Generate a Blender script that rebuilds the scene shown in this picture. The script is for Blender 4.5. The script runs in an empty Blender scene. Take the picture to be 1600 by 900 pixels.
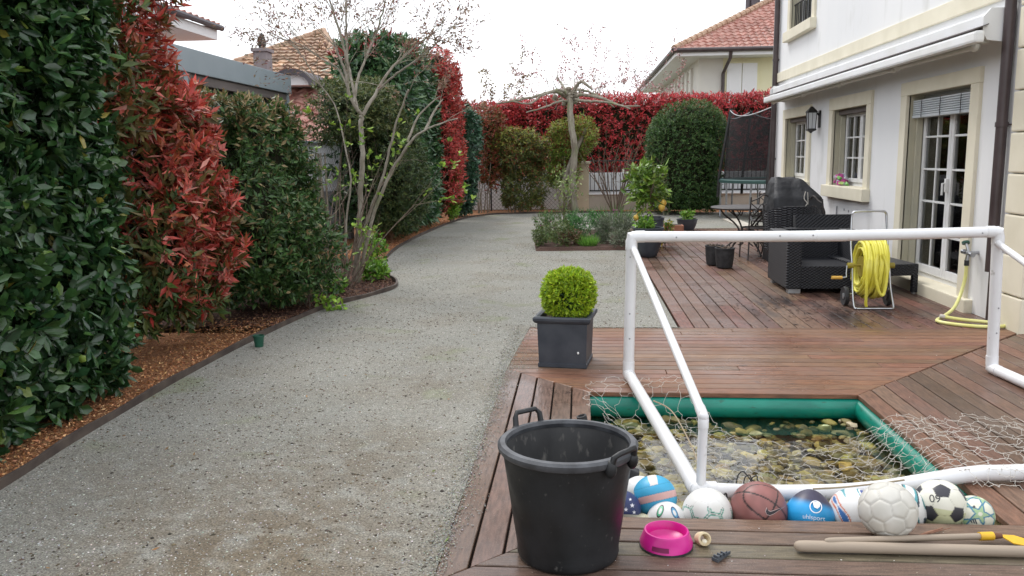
import bpy, bmesh, math, random
import numpy as np
from mathutils import Vector, Matrix
from mathutils import noise as mn
rng = np.random.default_rng(7); random.seed(7)
R_ = math.radians
S = bpy.context.scene
COL = S.collection
# ---------------------------------------------------------------- camera, sky, sun, exposure
CAM_H = 1.5; FPX = 1300.0
yaw, pitch, roll = R_(4.7), R_(8.95), R_(0.75)
cy, sy = math.cos(yaw), math.sin(yaw)
fwd = Vector((-sy*math.cos(pitch), cy*math.cos(pitch), -math.sin(pitch)))
rgt = Vector((cy, sy, 0)); upv = rgt.cross(fwd)
r2 = rgt*math.cos(roll) - upv*math.sin(roll); u2 = rgt*math.sin(roll) + upv*math.cos(roll)
cd = bpy.data.cameras.new('camera'); cam = bpy.data.objects.new('camera', cd); COL.objects.link(cam)
cam.matrix_world = Matrix(((r2.x, u2.x, -fwd.x, 0), (r2.y, u2.y, -fwd.y, 0), (r2.z, u2.z, -fwd.z, CAM_H), (0, 0, 0, 1)))
cd.sensor_width = 36; cd.lens = 36*FPX/1600; cd.clip_end = 2000; cd.clip_start = 0.05
S.camera = cam
SUN_EL, SUN_AZ = 52, -35           # azimuth from +Y towards +X
W = bpy.data.worlds.new('World'); S.world = W; W.use_nodes = True
nt = W.node_tree; nt.nodes.clear()
sky = nt.nodes.new('ShaderNodeTexSky'); sky.sky_type = 'NISHITA'; sky.sun_disc = False
sky.sun_elevation = R_(SUN_EL); sky.sun_rotation = R_(SUN_AZ); sky.air_density = 1; sky.dust_density = 3
mixn = nt.nodes.new('ShaderNodeMix'); mixn.data_type = 'RGBA'; mixn.inputs[0].default_value = 0.86
mixn.inputs[7].default_value = (9.3, 9.5, 9.9, 1)      # the closed white cloud layer
bg = nt.nodes.new('ShaderNodeBackground'); bg.inputs[1].default_value = 0.12
out = nt.nodes.new('ShaderNodeOutputWorld')
nt.links.new(sky.outputs[0], mixn.inputs[6]); nt.links.new(mixn.outputs[2], bg.inputs[0]); nt.links.new(bg.outputs[0], out.inputs[0])
sl = bpy.data.lights.new('sun', 'SUN'); sl.energy = 1.2; sl.angle = R_(20); sl.color = (1, 0.97, 0.93)
so = bpy.data.objects.new('sun', sl); COL.objects.link(so)
sd = Vector((math.sin(R_(SUN_AZ))*math.cos(R_(SUN_EL)), math.cos(R_(SUN_AZ))*math.cos(R_(SUN_EL)), math.sin(R_(SUN_EL))))
so.rotation_euler = sd.to_track_quat('Z', 'Y').to_euler(); so.location = (0, 0, 30)
S.view_settings.view_transform = 'Standard'; S.view_settings.look = 'None'; S.view_settings.gamma = 1
S.view_settings.use_curve_mapping = False
S.view_settings.exposure = 0.62
S.render.engine = 'CYCLES'
S.cycles.max_bounces = 8; S.cycles.transparent_max_bounces = 24; S.cycles.caustics_reflective = False; S.cycles.caustics_refractive = False

def AY(x, y, Y):                    # point of the photo taken at the distance Y where the thing stands
    d = fwd + r2*((x-800)/FPX) + u2*((450-y)/FPX); t = Y/d.y
    return Vector((d.x*t, Y, CAM_H + d.z*t))
def AG(x, y, z=0.0):
    d = fwd + r2*((x-800)/FPX) + u2*((450-y)/FPX); t = (z-CAM_H)/d.z
    return Vector((d.x*t, d.y*t, z))

# ---------------------------------------------------------------- materials
MATS = {}
def mat(name, c1, c2=None, scale=5.0, rough=0.6, bump=0.0, bscale=None, spec=0.5, metal=0.0, detail=4.0, lo=0.35, hi=0.65,
        stretch=(1, 1, 1), attr=None, c3=None, s3=40.0, l3=(0.6, 0.7), trans=0.0, rough2=None, rscale=2.0, bdist=0.01):
    if name in MATS: return MATS[name]
    m = bpy.data.materials.new(name); m.use_nodes = True; N = m.node_tree.nodes; L = m.node_tree.links
    p = N['Principled BSDF']; p.inputs['Roughness'].default_value = rough; p.inputs['Metallic'].default_value = metal
    p.inputs['Specular IOR Level'].default_value = spec
    tc = N.new('ShaderNodeTexCoord'); mp = N.new('ShaderNodeMapping'); mp.inputs['Scale'].default_value = stretch
    L.new(tc.outputs['Object'], mp.inputs['Vector'])
    def noise_(sc, det=detail):
        n = N.new('ShaderNodeTexNoise'); n.inputs['Scale'].default_value = sc; n.inputs['Detail'].default_value = det
        L.new(mp.outputs[0], n.inputs['Vector']); return n
    def ramp(src, a, b):
        r = N.new('ShaderNodeMapRange'); r.inputs[1].default_value = a; r.inputs[2].default_value = b
        L.new(src, r.inputs[0]); return r.outputs[0]
    def mixc(f, a, b, mode='MIX'):
        x = N.new('ShaderNodeMix'); x.data_type = 'RGBA'; x.blend_type = mode
        if f is not None:
            if isinstance(f, float): x.inputs[0].default_value = f
            else: L.new(f, x.inputs[0])
        for i, v in ((6, a), (7, b)):
            if isinstance(v, tuple): x.inputs[i].default_value = (*v, 1)
            else: L.new(v, x.inputs[i])
        return x.outputs[2]
    c = c1
    if c2 is not None: c = mixc(ramp(noise_(scale).outputs[0], lo, hi), c1, c2)
    if c3 is not None: c = mixc(ramp(noise_(s3).outputs[0], *l3), c, c3)
    if attr:
        a = N.new('ShaderNodeAttribute'); a.attribute_name = 'Col'
        if attr == 'mul': c = mixc(1.0, c, a.outputs['Color'], 'MULTIPLY')
        else:
            c = a.outputs['Color']
            if c2 is not None: c = mixc(1.0, c, mixc(ramp(noise_(scale).outputs[0], lo, hi), c1, c2), 'MULTIPLY')
    if isinstance(c, tuple): p.inputs['Base Color'].default_value = (*c, 1)
    else: L.new(c, p.inputs['Base Color'])
    if rough2 is not None:
        r = N.new('ShaderNodeMapRange'); n = noise_(rscale); L.new(n.outputs[0], r.inputs[0])
        r.inputs[1].default_value = 0.4; r.inputs[2].default_value = 0.6; r.inputs[3].default_value = rough; r.inputs[4].default_value = rough2
        L.new(r.outputs[0], p.inputs['Roughness'])
    if bump:
        b = N.new('ShaderNodeBump'); b.inputs['Strength'].default_value = bump; b.inputs['Distance'].default_value = bdist
        L.new(noise_(bscale or scale*4, 6).outputs[0], b.inputs['Height']); L.new(b.outputs[0], p.inputs['Normal'])
    if trans:
        o = N['Material Output']; t = N.new('ShaderNodeBsdfTranslucent'); mx = N.new('ShaderNodeMixShader'); mx.inputs[0].default_value = trans
        if isinstance(c, tuple): t.inputs[0].default_value = (*c, 1)
        else: L.new(c, t.inputs[0])
        L.new(p.outputs[0], mx.inputs[1]); L.new(t.outputs[0], mx.inputs[2]); L.new(mx.outputs[0], o.inputs[0])
    MATS[name] = m
    return m
def glassy(name, tint, ior=1.45, rough=0.02, bump=0.0, bscale=6.0):
    m = bpy.data.materials.new(name); m.use_nodes = True; N = m.node_tree.nodes; L = m.node_tree.links; N.remove(N['Principled BSDF'])
    t = N.new('ShaderNodeBsdfTransparent'); t.inputs[0].default_value = (*tint, 1)
    g = N.new('ShaderNodeBsdfGlossy'); g.inputs['Roughness'].default_value = rough; g.inputs[0].default_value = (1, 1, 1, 1)
    f = N.new('ShaderNodeFresnel'); f.inputs[0].default_value = ior
    x = N.new('ShaderNodeMixShader'); L.new(f.outputs[0], x.inputs[0]); L.new(t.outputs[0], x.inputs[1]); L.new(g.outputs[0], x.inputs[2])
    L.new(x.outputs[0], N['Material Output'].inputs[0])
    if bump:
        tc = N.new('ShaderNodeTexCoord'); n = N.new('ShaderNodeTexNoise'); n.inputs['Scale'].default_value = bscale; n.inputs['Detail'].default_value = 3
        b = N.new('ShaderNodeBump'); b.inputs['Strength'].default_value = bump; b.inputs['Distance'].default_value = 0.01
        L.new(tc.outputs['Object'], n.inputs[0]); L.new(n.outputs[0], b.inputs['Height']); L.new(b.outputs[0], g.inputs['Normal']); L.new(b.outputs[0], f.inputs['Normal'])
    MATS[name] = m; return m
def netting(name, col, fac):
    m = bpy.data.materials.new(name); m.use_nodes = True; N = m.node_tree.nodes; L = m.node_tree.links
    p = N['Principled BSDF']; p.inputs['Base Color'].default_value = (*col, 1); p.inputs['Roughness'].default_value = 0.8
    t = N.new('ShaderNodeBsdfTransparent'); x = N.new('ShaderNodeMixShader'); x.inputs[0].default_value = fac
    L.new(t.outputs[0], x.inputs[1]); L.new(p.outputs[0], x.inputs[2]); L.new(x.outputs[0], N['Material Output'].inputs[0])
    MATS[name] = m; return m

M = dict(
 leaf_laurel=mat('leaf_laurel', (1, 1, 1), (.62, .66, .55), 30, attr='col', rough=0.30, spec=0.6, trans=0.12),
 leaf=mat('leaf', (1, 1, 1), (.66, .66, .58), 34, attr='col', rough=0.42, spec=0.4, trans=0.22),
 bark=mat('bark', (0.19, 0.16, 0.12), (0.33, 0.30, 0.24), 14, 0.9, 0.6, 60, c3=(0.2, 0.22, 0.11), s3=5, l3=(.55, .7), stretch=(1, 1, .3)),
 bark_pale=mat('bark_pale', (0.22, 0.19, 0.15), (0.38, 0.345, 0.29), 16, 0.9, 0.9, 50, c3=(0.20, 0.21, 0.12), s3=5, l3=(.58, .7), stretch=(1, 1, .4)),
 twig=mat('twig', (0.13, 0.09, 0.07), (0.22, 0.17, 0.13), 20, 0.9),
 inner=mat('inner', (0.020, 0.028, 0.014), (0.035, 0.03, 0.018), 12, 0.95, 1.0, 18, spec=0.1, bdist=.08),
 plaster=mat('plaster', (0.76, 0.765, 0.77), (0.80, 0.80, 0.80), 1.2, 0.85, 0.35, 160, bdist=.003, stretch=(1, 1, .35), c3=(.66, .66, .645), s3=3.0, l3=(.58, .75)),
 stone=mat('stone', (0.69, 0.64, 0.50), (0.76, 0.71, 0.57), 3, 0.8, 0.15, 90, bdist=.002),
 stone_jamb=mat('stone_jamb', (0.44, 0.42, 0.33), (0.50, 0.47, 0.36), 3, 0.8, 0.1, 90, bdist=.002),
 white_paint=mat('white_paint', (0.78, 0.78, 0.78), (0.72, 0.72, 0.71), 9, 0.4, spec=0.5),
 awning_white=mat('awning_white', (0.78, 0.79, 0.80), (0.70, 0.70, 0.68), 2, 0.4),
 awning_cream=mat('awning_cream', (0.55, 0.54, 0.49), (0.62, 0.61, 0.56), 4, 0.45),
 brown_pipe=mat('brown_pipe', (0.045, 0.03, 0.03), (0.07, 0.05, 0.05), 5, 0.4),
 black_metal=mat('black_metal', (0.012, 0.012, 0.013), (0.03, 0.028, 0.026), 15, 0.5),
 iron=mat('iron', (0.03, 0.025, 0.025), (0.06, 0.05, 0.045), 18, 0.55),
 chrome=mat('chrome', (0.55, 0.56, 0.58), (0.42, 0.43, 0.45), 10, 0.3, metal=1.0),
 curtain=mat('curtain', (0.82, 0.80, 0.74), (0.60, 0.585, 0.53), 14, 0.9, stretch=(1, 1, .03)),
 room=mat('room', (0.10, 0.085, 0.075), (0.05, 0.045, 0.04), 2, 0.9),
 blind=mat('blind', (0.48, 0.52, 0.55), (0.55, 0.58, 0.6), 4, 0.45),
 wicker=mat('wicker', (0.009, 0.010, 0.014), (0.016, 0.017, 0.022), 30, 0.5, attr='mul'),
 cover=mat('cover', (0.012, 0.013, 0.016), (0.024, 0.025, 0.029), 5, 0.6, 0.6, 9, bdist=.03),
 pot=mat('pot', (0.035, 0.042, 0.055), (0.06, 0.068, 0.082), 6, 0.5, 0.1, 120, bdist=.002),
 soil=mat('soil', (0.03, 0.018, 0.012), (0.08, 0.045, 0.03), 60, 0.95, 1, 80),
 tub_inner=mat('tub_inner', (0.035, 0.035, 0.036), (0.06, 0.06, 0.06), 9, 0.8, 0.15, 60, c3=(0.20, 0.19, 0.17), s3=28, l3=(.60, .78), bdist=.002, stretch=(1, 1, .5)),
 tub=mat('tub', (0.006, 0.007, 0.008), (0.014, 0.015, 0.017), 7, 0.42, 0.15, 60, c3=(0.085, 0.083, 0.078), s3=45, l3=(.66, .80), rough2=0.65, rscale=6, bdist=.002),
 tub_rim=mat('tub_rim', (0.035, 0.037, 0.042), (0.09, 0.095, 0.105), 12, 0.5),
 pink=mat('pink', (0.55, 0.012, 0.22), (0.63, 0.02, 0.27), 6, 0.35),
 pipe=mat('pipe', (0.78, 0.78, 0.79), (0.70, 0.70, 0.70), 3, 0.3, c3=(0.38, 0.36, 0.32), s3=13, l3=(.68, .80)),
 rope=mat('rope', (0.60, 0.57, 0.52), (0.44, 0.41, 0.36), 30, 0.8),
 cord=mat('cord', (0.02, 0.02, 0.02), rough=0.6),
 cord_tan=mat('cord_tan', (0.30, 0.24, 0.16), rough=0.8),
 rim=mat('rim', (0.0, 0.17, 0.12), (0.005, 0.24, 0.17), 5, 0.35, c3=(0.02, 0.08, 0.05), s3=18, l3=(.62, .75), stretch=(1, 1, 3)),
 basin=mat('basin', (0.12, 0.10, 0.04), (0.36, 0.31, 0.15), 22, 0.9, .8, 30, c3=(.06, .05, .025), s3=9, l3=(.55, .65)),
 pebble=mat('pebble', (1, 1, 1), (0.5, 0.45, 0.34), 16, 0.6, attr='mul'),
 ball=mat('ball', (1, 1, 1), (0.84, 0.83, 0.79), 7, attr='col', rough=0.42, spec=0.4, bump=0.05, bscale=200, bdist=.001),
 hose=mat('hose', (0.72, 0.66, 0.06), (0.80, 0.75, 0.14), 9, 0.35),
 hose_pale=mat('hose_pale', (0.70, 0.68, 0.22), (0.78, 0.76, 0.32), 9, 0.4),
 rubber=mat('rubber', (0.02, 0.02, 0.022), (0.04, 0.04, 0.042), 20, 0.7),
 orange=mat('orange', (0.62, 0.36, 0.06), rough=0.4),
 drum=mat('drum', (0.30, 0.24, 0.03), rough=0.5),
 yellow=mat('yellow', (0.75, 0.45, 0.02), (0.62, 0.36, 0.03), 12, 0.5),
 handle_wood=mat('handle_wood', (0.36, 0.29, 0.22), (0.27, 0.22, 0.17), 9, 0.7, .3, 60, stretch=(.12, 1, 1), c3=(.16, .12, .09), s3=20, l3=(.6, .75), bdist=.002),
 stick=mat('stick', (0.22, 0.10, 0.06), (0.3, 0.16, 0.1), 12, 0.8),
 rust=mat('rust', (0.16, 0.07, 0.04), (0.1, 0.05, 0.03), 12, 0.8),
 slate_plastic=mat('slate_plastic', (0.05, 0.06, 0.075), (0.08, 0.09, 0.1), 15, 0.6),
 bone=mat('bone', (0.66, 0.56, 0.36), (0.55, 0.44, 0.26), 30, 0.7),
 green_cup=mat('green_cup', (0.01, 0.07, 0.045), (0.02, 0.10, 0.06), 9, 0.4),
 edging=mat('edging', (0.05, 0.035, 0.03), (0.10, 0.075, 0.06), 7, 0.7),
 grey_beam=mat('grey_beam', (0.27, 0.32, 0.35), (0.30, 0.35, 0.38), 2, 0.45),
 slat=mat('slat', (0.10, 0.085, 0.08), (0.17, 0.145, 0.135), 4, 0.8, stretch=(1, .2, 3)),
 far_white=mat('far_white', (0.80, 0.81, 0.83), (0.84, 0.85, 0.86), 1, 0.8),
 far_grey=mat('far_grey', (0.28, 0.285, 0.30), (0.36, 0.365, 0.38), 1.5, 0.85),
 pier=mat('pier', (0.58, 0.50, 0.36), (0.66, 0.57, 0.42), 2, 0.85, .2, 40, c3=(.42, .34, .24), s3=3, l3=(.6, .75)),
 lowwall=mat('lowwall', (0.46, 0.42, 0.36), (0.54, 0.50, 0.43), 2, 0.85, .2, 40),
 yellow_wall=mat('yellow_wall', (0.78, 0.74, 0.50), (0.82, 0.78, 0.55), 1, 0.85),
 pale_wall=mat('pale_wall', (0.62, 0.60, 0.56), (0.68, 0.66, 0.60), 1, 0.85),
 shutter=mat('shutter', (0.80, 0.80, 0.80), rough=0.6),
 tile_red=mat('tile_red', (0.38, 0.165, 0.13), (0.47, 0.29, 0.24), 6, 0.75, attr='mul'),
 tile_mix=mat('tile_mix', (0.46, 0.33, 0.23), (0.34, 0.20, 0.13), 7, 0.8, attr='mul'),
 chimney=mat('chimney', (0.24, 0.20, 0.21), (0.29, 0.25, 0.25), 3, 0.7),
 dark_sheet=mat('dark_sheet', (0.07, 0.06, 0.07), (0.1, 0.09, 0.1), 3, 0.6),
 tramp_pad=mat('tramp_pad', (0.03, 0.085, 0.08), (0.05, 0.11, 0.10), 5, 0.6),
 galv=mat('galv', (0.38, 0.39, 0.40), (0.3, 0.3, 0.31), 9, 0.45, metal=.7),
 terracotta=mat('terracotta', (0.33, 0.13, 0.08), (0.40, 0.18, 0.11), 8, 0.8),
 lemon=mat('lemon', (0.75, 0.42, 0.06), (0.7, 0.5, 0.1), 12, 0.45),
 toy=mat('toy', (1, 1, 1), attr='col', rough=0.4),
 paper=mat('paper', (0.8, 0.8, 0.78), rough=0.7),
)
GLASS = glassy('glass', (0.97, 0.98, 0.97))
LANT = mat('lantern_glass', (0.6, 0.62, 0.64), rough=0.25)
WATER = glassy('water_surface', (0.86, 0.83, 0.70), 1.42, 0.03, 0.30, 9)
NET = netting('tramp_net', (0.008, 0.007, 0.008), 0.64)

# ---------------------------------------------------------------- object helpers
ORG = {}
def tag(o, label=None, cat=None, group=None, kind=None):
    if label: o['label'] = label
    if cat: o['category'] = cat
    if group: o['group'] = group
    if kind: o['kind'] = kind
    return o
def thing(name, label, cat, loc=(0, 0, 0), group=None):
    o = bpy.data.objects.new(name, None); COL.objects.link(o); o.location = loc; o.empty_display_size = 0.1
    ORG[o.name] = Vector(loc); return tag(o, label, cat, group)
def link_mesh(name, me, material, parent=None, org=None, smooth=False):
    if isinstance(material, (list, tuple)):
        for x in material: me.materials.append(x)
    else: me.materials.append(material)
    if smooth: me.shade_smooth()
    o = bpy.data.objects.new(name, me); COL.objects.link(o)
    if parent is not None:
        off = ORG[parent.name]; o.parent = parent
    else:
        off = Vector(org) if org is not None else Vector((0, 0, 0)); o.location = off
    if off.length > 0: me.transform(Matrix.Translation(-off))
    ORG[o.name] = off
    return o
class MB:
    def __init__(s): s.v = []; s.f = []; s.c = []; s.mi = []
    def add(s, vs, fs, col=None, mi=0):
        b = len(s.v); s.v += [tuple(p) for p in vs]; s.f += [tuple(b+i for i in f) for f in fs]
        s.c += [col or (1, 1, 1)]*len(vs); s.mi += [mi]*len(fs); return s
    def box(s, x0, x1, y0, y1, z0, z1, col=None, mi=0, Mx=None):
        vs = [Vector((x, y, z)) for z in (z0, z1) for x, y in ((x0, y0), (x1, y0), (x1, y1), (x0, y1))]
        if Mx is not None: vs = [Mx @ v for v in vs]
        return s.add(vs, [(0, 3, 2, 1), (4, 5, 6, 7), (0, 1, 5, 4), (1, 2, 6, 5), (2, 3, 7, 6), (3, 0, 4, 7)], col, mi)
    def bbox(s, x0, x1, y0, y1, z0, z1, b=0.01, Mx=None, col=None):      # box with chamfered edges
        bm = bmesh.new(); bmesh.ops.create_cube(bm, size=1)
        for v in bm.verts: v.co = Vector(((x0+x1)/2+v.co.x*(x1-x0), (y0+y1)/2+v.co.y*(y1-y0), (z0+z1)/2+v.co.z*(z1-z0)))
        bmesh.ops.bevel(bm, geom=bm.edges[:], offset=b, segments=2, affect='EDGES', profile=0.6)
        bm.verts.index_update()
        vs = [v.co.copy() for v in bm.verts]
        if Mx is not None: vs = [Mx @ v for v in vs]
        s.add(vs, [[v.index for v in f.verts] for f in bm.faces], col); bm.free(); return s
    def tube(s, pts, r, seg=8, closed=False, caps=True, col=None):
        pts = [Vector(p) for p in pts]; n = len(pts)
        rr = r if isinstance(r, (list, tuple)) else [r]*n
        t0 = (pts[1]-pts[0]).normalized(); ref = Vector((0, 0, 1)) if abs(t0.z) < 0.9 else Vector((1, 0, 0))
        nrm = t0.cross(ref).normalized(); vs = []
        for i in range(n):
            if closed: t = (pts[(i+1) % n]-pts[i-1])
            else: t = pts[min(i+1, n-1)]-pts[max(i-1, 0)]
            if t.length < 1e-9: t = t0
            t = t.normalized(); nrm = (nrm - t*nrm.dot(t))
            if nrm.length < 1e-6: nrm = t.orthogonal()
            nrm.normalize(); bn = t.cross(nrm)
            for k in range(seg):
                a = 2*math.pi*k/seg; vs.append(pts[i]+(nrm*math.cos(a)+bn*math.sin(a))*rr[i])
        fs = []
        for i in range(n if closed else n-1):
            j = (i+1) % n
            for k in range(seg): fs.append((i*seg+k, i*seg+(k+1) % seg, j*seg+(k+1) % seg, j*seg+k))
        if caps and not closed:
            fs.append(tuple(range(seg))[::-1]); fs.append(tuple((n-1)*seg+k for k in range(seg)))
        return s.add(vs, fs, col)
    def lathe(s, prof, c=(0, 0, 0), seg=32, Mx=None, sq=None, col=None, caps=True):   # prof: (r,z); sq: superellipse exponent for squarish pots
        vs = []; c = Vector(c)
        for r, z in prof:
            for k in range(seg):
                a = 2*math.pi*(k+.5)/seg; q = 1
                if sq: q = (abs(math.cos(a))**sq+abs(math.sin(a))**sq)**(-1/sq)
                v = Vector((r*q*math.cos(a), r*q*math.sin(a), z)); vs.append((Mx @ v if Mx is not None else v)+c)
        fs = []
        for i in range(len(prof)-1):
            for k in range(seg): fs.append((i*seg+k, i*seg+(k+1) % seg, (i+1)*seg+(k+1) % seg, (i+1)*seg+k))
        if caps: fs.append(tuple(range(seg))[::-1]); fs.append(tuple((len(prof)-1)*seg+k for k in range(seg)))
        return s.add(vs, fs, col)
    def ell(s, c, rx, ry, rz, seg=14, rings=9, col=None, Mx=None, jit=0):
        vs = []; c = Vector(c)
        for i in range(rings+1):
            th = math.pi*i/rings
            for k in range(seg):
                a = 2*math.pi*k/seg; v = Vector((rx*math.sin(th)*math.cos(a), ry*math.sin(th)*math.sin(a), rz*math.cos(th)))
                if jit: v *= 1+jit*mn.noise(v*3+c*7)
                vs.append((Mx @ v if Mx is not None else v)+c)
        fs = [(i*seg+k, (i+1)*seg+k, (i+1)*seg+(k+1) % seg, i*seg+(k+1) % seg) for i in range(rings) for k in range(seg)]
        return s.add(vs, fs, col)
    def prism(s, poly, d, col=None):       # poly: list of 3D points; extruded by vector d
        n = len(poly); d = Vector(d); vs = [Vector(p) for p in poly]+[Vector(p)+d for p in poly]
        return s.add(vs, [tuple(range(n)), tuple(range(n, 2*n))[::-1]]+[(i, i+n, (i+1) % n+n, (i+1) % n) for i in range(n)], col)
    def build(s, name, material, parent=None, org=None, smooth=False, colors=False):
        me = bpy.data.meshes.new(name); me.from_pydata(s.v, [], s.f); me.update()
        if colors or any(c != (1, 1, 1) for c in s.c[:1]+s.c[-1:]):
            pass
        a = me.color_attributes.new('Col', 'FLOAT_COLOR', 'POINT')
        arr = np.ones((len(s.v), 4), np.float32); arr[:, :3] = np.array(s.c, np.float32).reshape(-1, 3); a.data.foreach_set('color', arr.ravel())
        if any(s.mi): me.polygons.foreach_set('material_index', s.mi)
        o = link_mesh(name, me, material, parent, org, False)
        if smooth:
            me.shade_smooth()
            try:
                me.set_sharp_from_angle(angle=R_(38))
            except Exception: pass
        return o
def smooth_path(pts, n=8, closed=False):       # Catmull-Rom
    P = [Vector(p) for p in pts]; N = len(P); out = []
    for i in range(N if closed else N-1):
        p0, p1, p2, p3 = (P[(i-1) % N], P[i], P[(i+1) % N], P[(i+2) % N]) if closed else (P[max(i-1, 0)], P[i], P[i+1], P[min(i+2, N-1)])
        for k in range(n):
            t = k/n; out.append(0.5*((2*p1)+(p2-p0)*t+(2*p0-5*p1+4*p2-p3)*t*t+(3*p1-p0-3*p2+p3)*t**3))
    if not closed: out.append(P[-1])
    return out
def npmesh(name, V, F, C, material, parent=None, org=None, smooth=False):
    me = bpy.data.meshes.new(name); me.vertices.add(len(V)); me.vertices.foreach_set('co', V.astype(np.float32).ravel())
    F = np.asarray(F, np.int32); nf, k = F.shape
    me.loops.add(nf*k); me.loops.foreach_set('vertex_index', F.ravel()); me.polygons.add(nf)
    me.polygons.foreach_set('loop_start', np.arange(0, nf*k, k, dtype=np.int32)); me.polygons.foreach_set('loop_total', np.full(nf, k, np.int32))
    me.update(calc_edges=True)
    if C is not None:
        a = me.color_attributes.new('Col', 'FLOAT_COLOR', 'POINT'); arr = np.ones((len(V), 4), np.float32); arr[:, :3] = C; a.data.foreach_set('color', arr.ravel())
    return link_mesh(name, me, material, parent, org, smooth)

# ---------------------------------------------------------------- foliage
def nrmz(a): return a/np.maximum(np.linalg.norm(a, axis=1, keepdims=True), 1e-9)
def leafmesh(P, D, Nn, Ln, Wd, C, name, material, parent=None, org=None, droop=0.12, fold=0.25, rounded=False):
    D = nrmz(D); Sd = nrmz(np.cross(D, Nn)); Nn = nrmz(np.cross(Sd, D)); Ln = Ln[:, None]; Wd = Wd[:, None]
    if rounded:
        t = [(0, 0), (.30, .38), (.30, -.38), (.70, .50), (.70, -.50), (.34, 0), (.72, 0), (1, 0)]
        F0 = [(0, 1, 5, 5), (0, 5, 2, 2), (1, 3, 6, 5), (5, 6, 4, 2), (3, 7, 6, 6), (6, 7, 4, 4)]
        F0 = [(0, 5, 1), (0, 2, 5), (1, 5, 6), (1, 6, 3), (5, 2, 4), (5, 4, 6), (3, 6, 7), (6, 4, 7)]
        mids = (5, 6)
    else:
        t = [(0, 0), (.45, .5), (.45, -.5), (.48, 0), (1, 0)]
        F0 = [(0, 3, 1), (0, 2, 3), (1, 3, 4), (3, 2, 4)]; mids = (3,)
    k = len(t); n = len(P); V = np.empty((n, k, 3), np.float32)
    for i, (a, b) in enumerate(t):
        V[:, i] = P + D*Ln*a + Sd*Wd*b - Nn*Ln*droop*a*a - (Nn*Wd*fold if i in mids else 0)
    F = (np.arange(n)[:, None, None]*k + np.array(F0)[None]).reshape(-1, 3)
    return npmesh(name, V.reshape(-1, 3), F, np.repeat(C, k, axis=0), material, parent, org)
def lump(P, s, seed=0):      # smooth pseudo-noise, vectorised
    r = np.random.default_rng(seed); o = np.zeros(len(P))
    for k in range(7):
        w = nrmz(r.normal(size=(1, 3)))[0]*s*(0.6+1.1*r.random()); o += np.sin(P@w+r.random()*6.28)
    return o/7**.5*.7
def sebox(n, c, h, e, seed=0, lumps=0.12, ls=2.2, zmin=None, face=None):
    """points on a lumpy super-ellipsoid shell; returns P, outward N"""
    c = np.array(c); h = np.array(h); k = 0; Ps = []; Ns = []
    while k < n:
        u = rng.uniform(-1, 1, (n*3, 3)); ax = rng.integers(0, 3, n*3)
        area = np.array([h[1]*h[2], h[0]*h[2], h[0]*h[1]]); ax = rng.choice(3, n*3, p=area/area.sum())
        u[np.arange(n*3), ax] = np.sign(u[np.arange(n*3), ax]+1e-9)
        r = (np.abs(u)**e).sum(1)**(-1/e); q = u*r[:, None]
        N = nrmz(np.sign(q)*np.abs(q)**(e-1)/h); P = c+q*h
        P = P + N*(lumps*lump(P, ls, seed)+lumps*.45*lump(P, ls*3, seed+1))[:, None]
        keep = np.ones(len(P), bool)
        if zmin is not None: keep &= P[:, 2] > zmin
        if face is not None:                 # thin out what lies on the far side
            back = (N@np.array(face)) < -0.25; keep &= ~back | (rng.random(len(P)) < 0.25)
        Ps.append(P[keep]); Ns.append(N[keep]); k += keep.sum()
    return np.concatenate(Ps)[:n], np.concatenate(Ns)[:n]
LEAFK = 1.22
def palette(n, cols, w, var=0.18):
    cols = np.array(cols)*(LEAFK if np.max(cols) < .62 else 1); w = np.array(w, float); i = rng.choice(len(cols), n, p=w/w.sum())
    return np.clip(cols[i]*(1+rng.normal(0, var, (n, 1)))*(1+rng.normal(0, .06, (n, 3))), .002, 1)
def shoots(P, N, per, ln, wd, depth, spread=0.9, up=0.35, out_=0.8, colf=None, jit=0.35):
    """clusters of leaves round shoot tips that lie between the shell and `depth` below it"""
    n = len(P); d = rng.random(n)**1.6*depth; P = P - N*d[:, None]
    Sx = nrmz(N*out_+np.array([0, 0, up])+rng.normal(0, .45, (n, 3)))
    Pk = np.repeat(P, per, 0); Sk = np.repeat(Sx, per, 0); dk = np.repeat(d/depth, per); m = len(Pk)
    rad = rng.normal(size=(m, 3)); rad = nrmz(rad-Sk*(rad*Sk).sum(1)[:, None])
    f = rng.random(m); Dk = nrmz(Sk*(.25+.75*f)[:, None]+rad*spread*(1.1-.5*f)[:, None]+rng.normal(0, jit*.4, (m, 3)))
    Nk = nrmz(Sk*.8-rad*.35+np.array([0, 0, .35])+rng.normal(0, jit*.6, (m, 3)))
    B = Pk+Sk*((f-.6)*ln*1.1)[:, None]+rng.normal(0, ln*.12, (m, 3))
    L = ln*rng.uniform(.5, 1.3, m); Wd = wd*rng.uniform(.6, 1.3, m)
    return B, Dk, Nk, L, Wd, dk, np.repeat(np.arange(n), per)
def core(name, c, h, e, parent, seed, shrink, lumps, ls, zmin=None):  # solid dark hull filling the crown, coloured as the shade between its leaves
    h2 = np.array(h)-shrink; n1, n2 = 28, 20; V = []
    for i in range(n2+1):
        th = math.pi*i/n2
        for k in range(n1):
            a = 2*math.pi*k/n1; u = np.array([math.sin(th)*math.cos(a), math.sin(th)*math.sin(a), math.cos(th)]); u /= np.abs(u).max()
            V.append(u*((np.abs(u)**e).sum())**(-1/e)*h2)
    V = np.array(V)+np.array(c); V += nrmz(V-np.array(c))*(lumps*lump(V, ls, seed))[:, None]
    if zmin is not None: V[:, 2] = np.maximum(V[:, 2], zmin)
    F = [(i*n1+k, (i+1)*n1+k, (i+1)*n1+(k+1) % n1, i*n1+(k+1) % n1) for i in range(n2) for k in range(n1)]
    return npmesh(name, V, F, None, M['inner'], parent, smooth=True)
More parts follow.
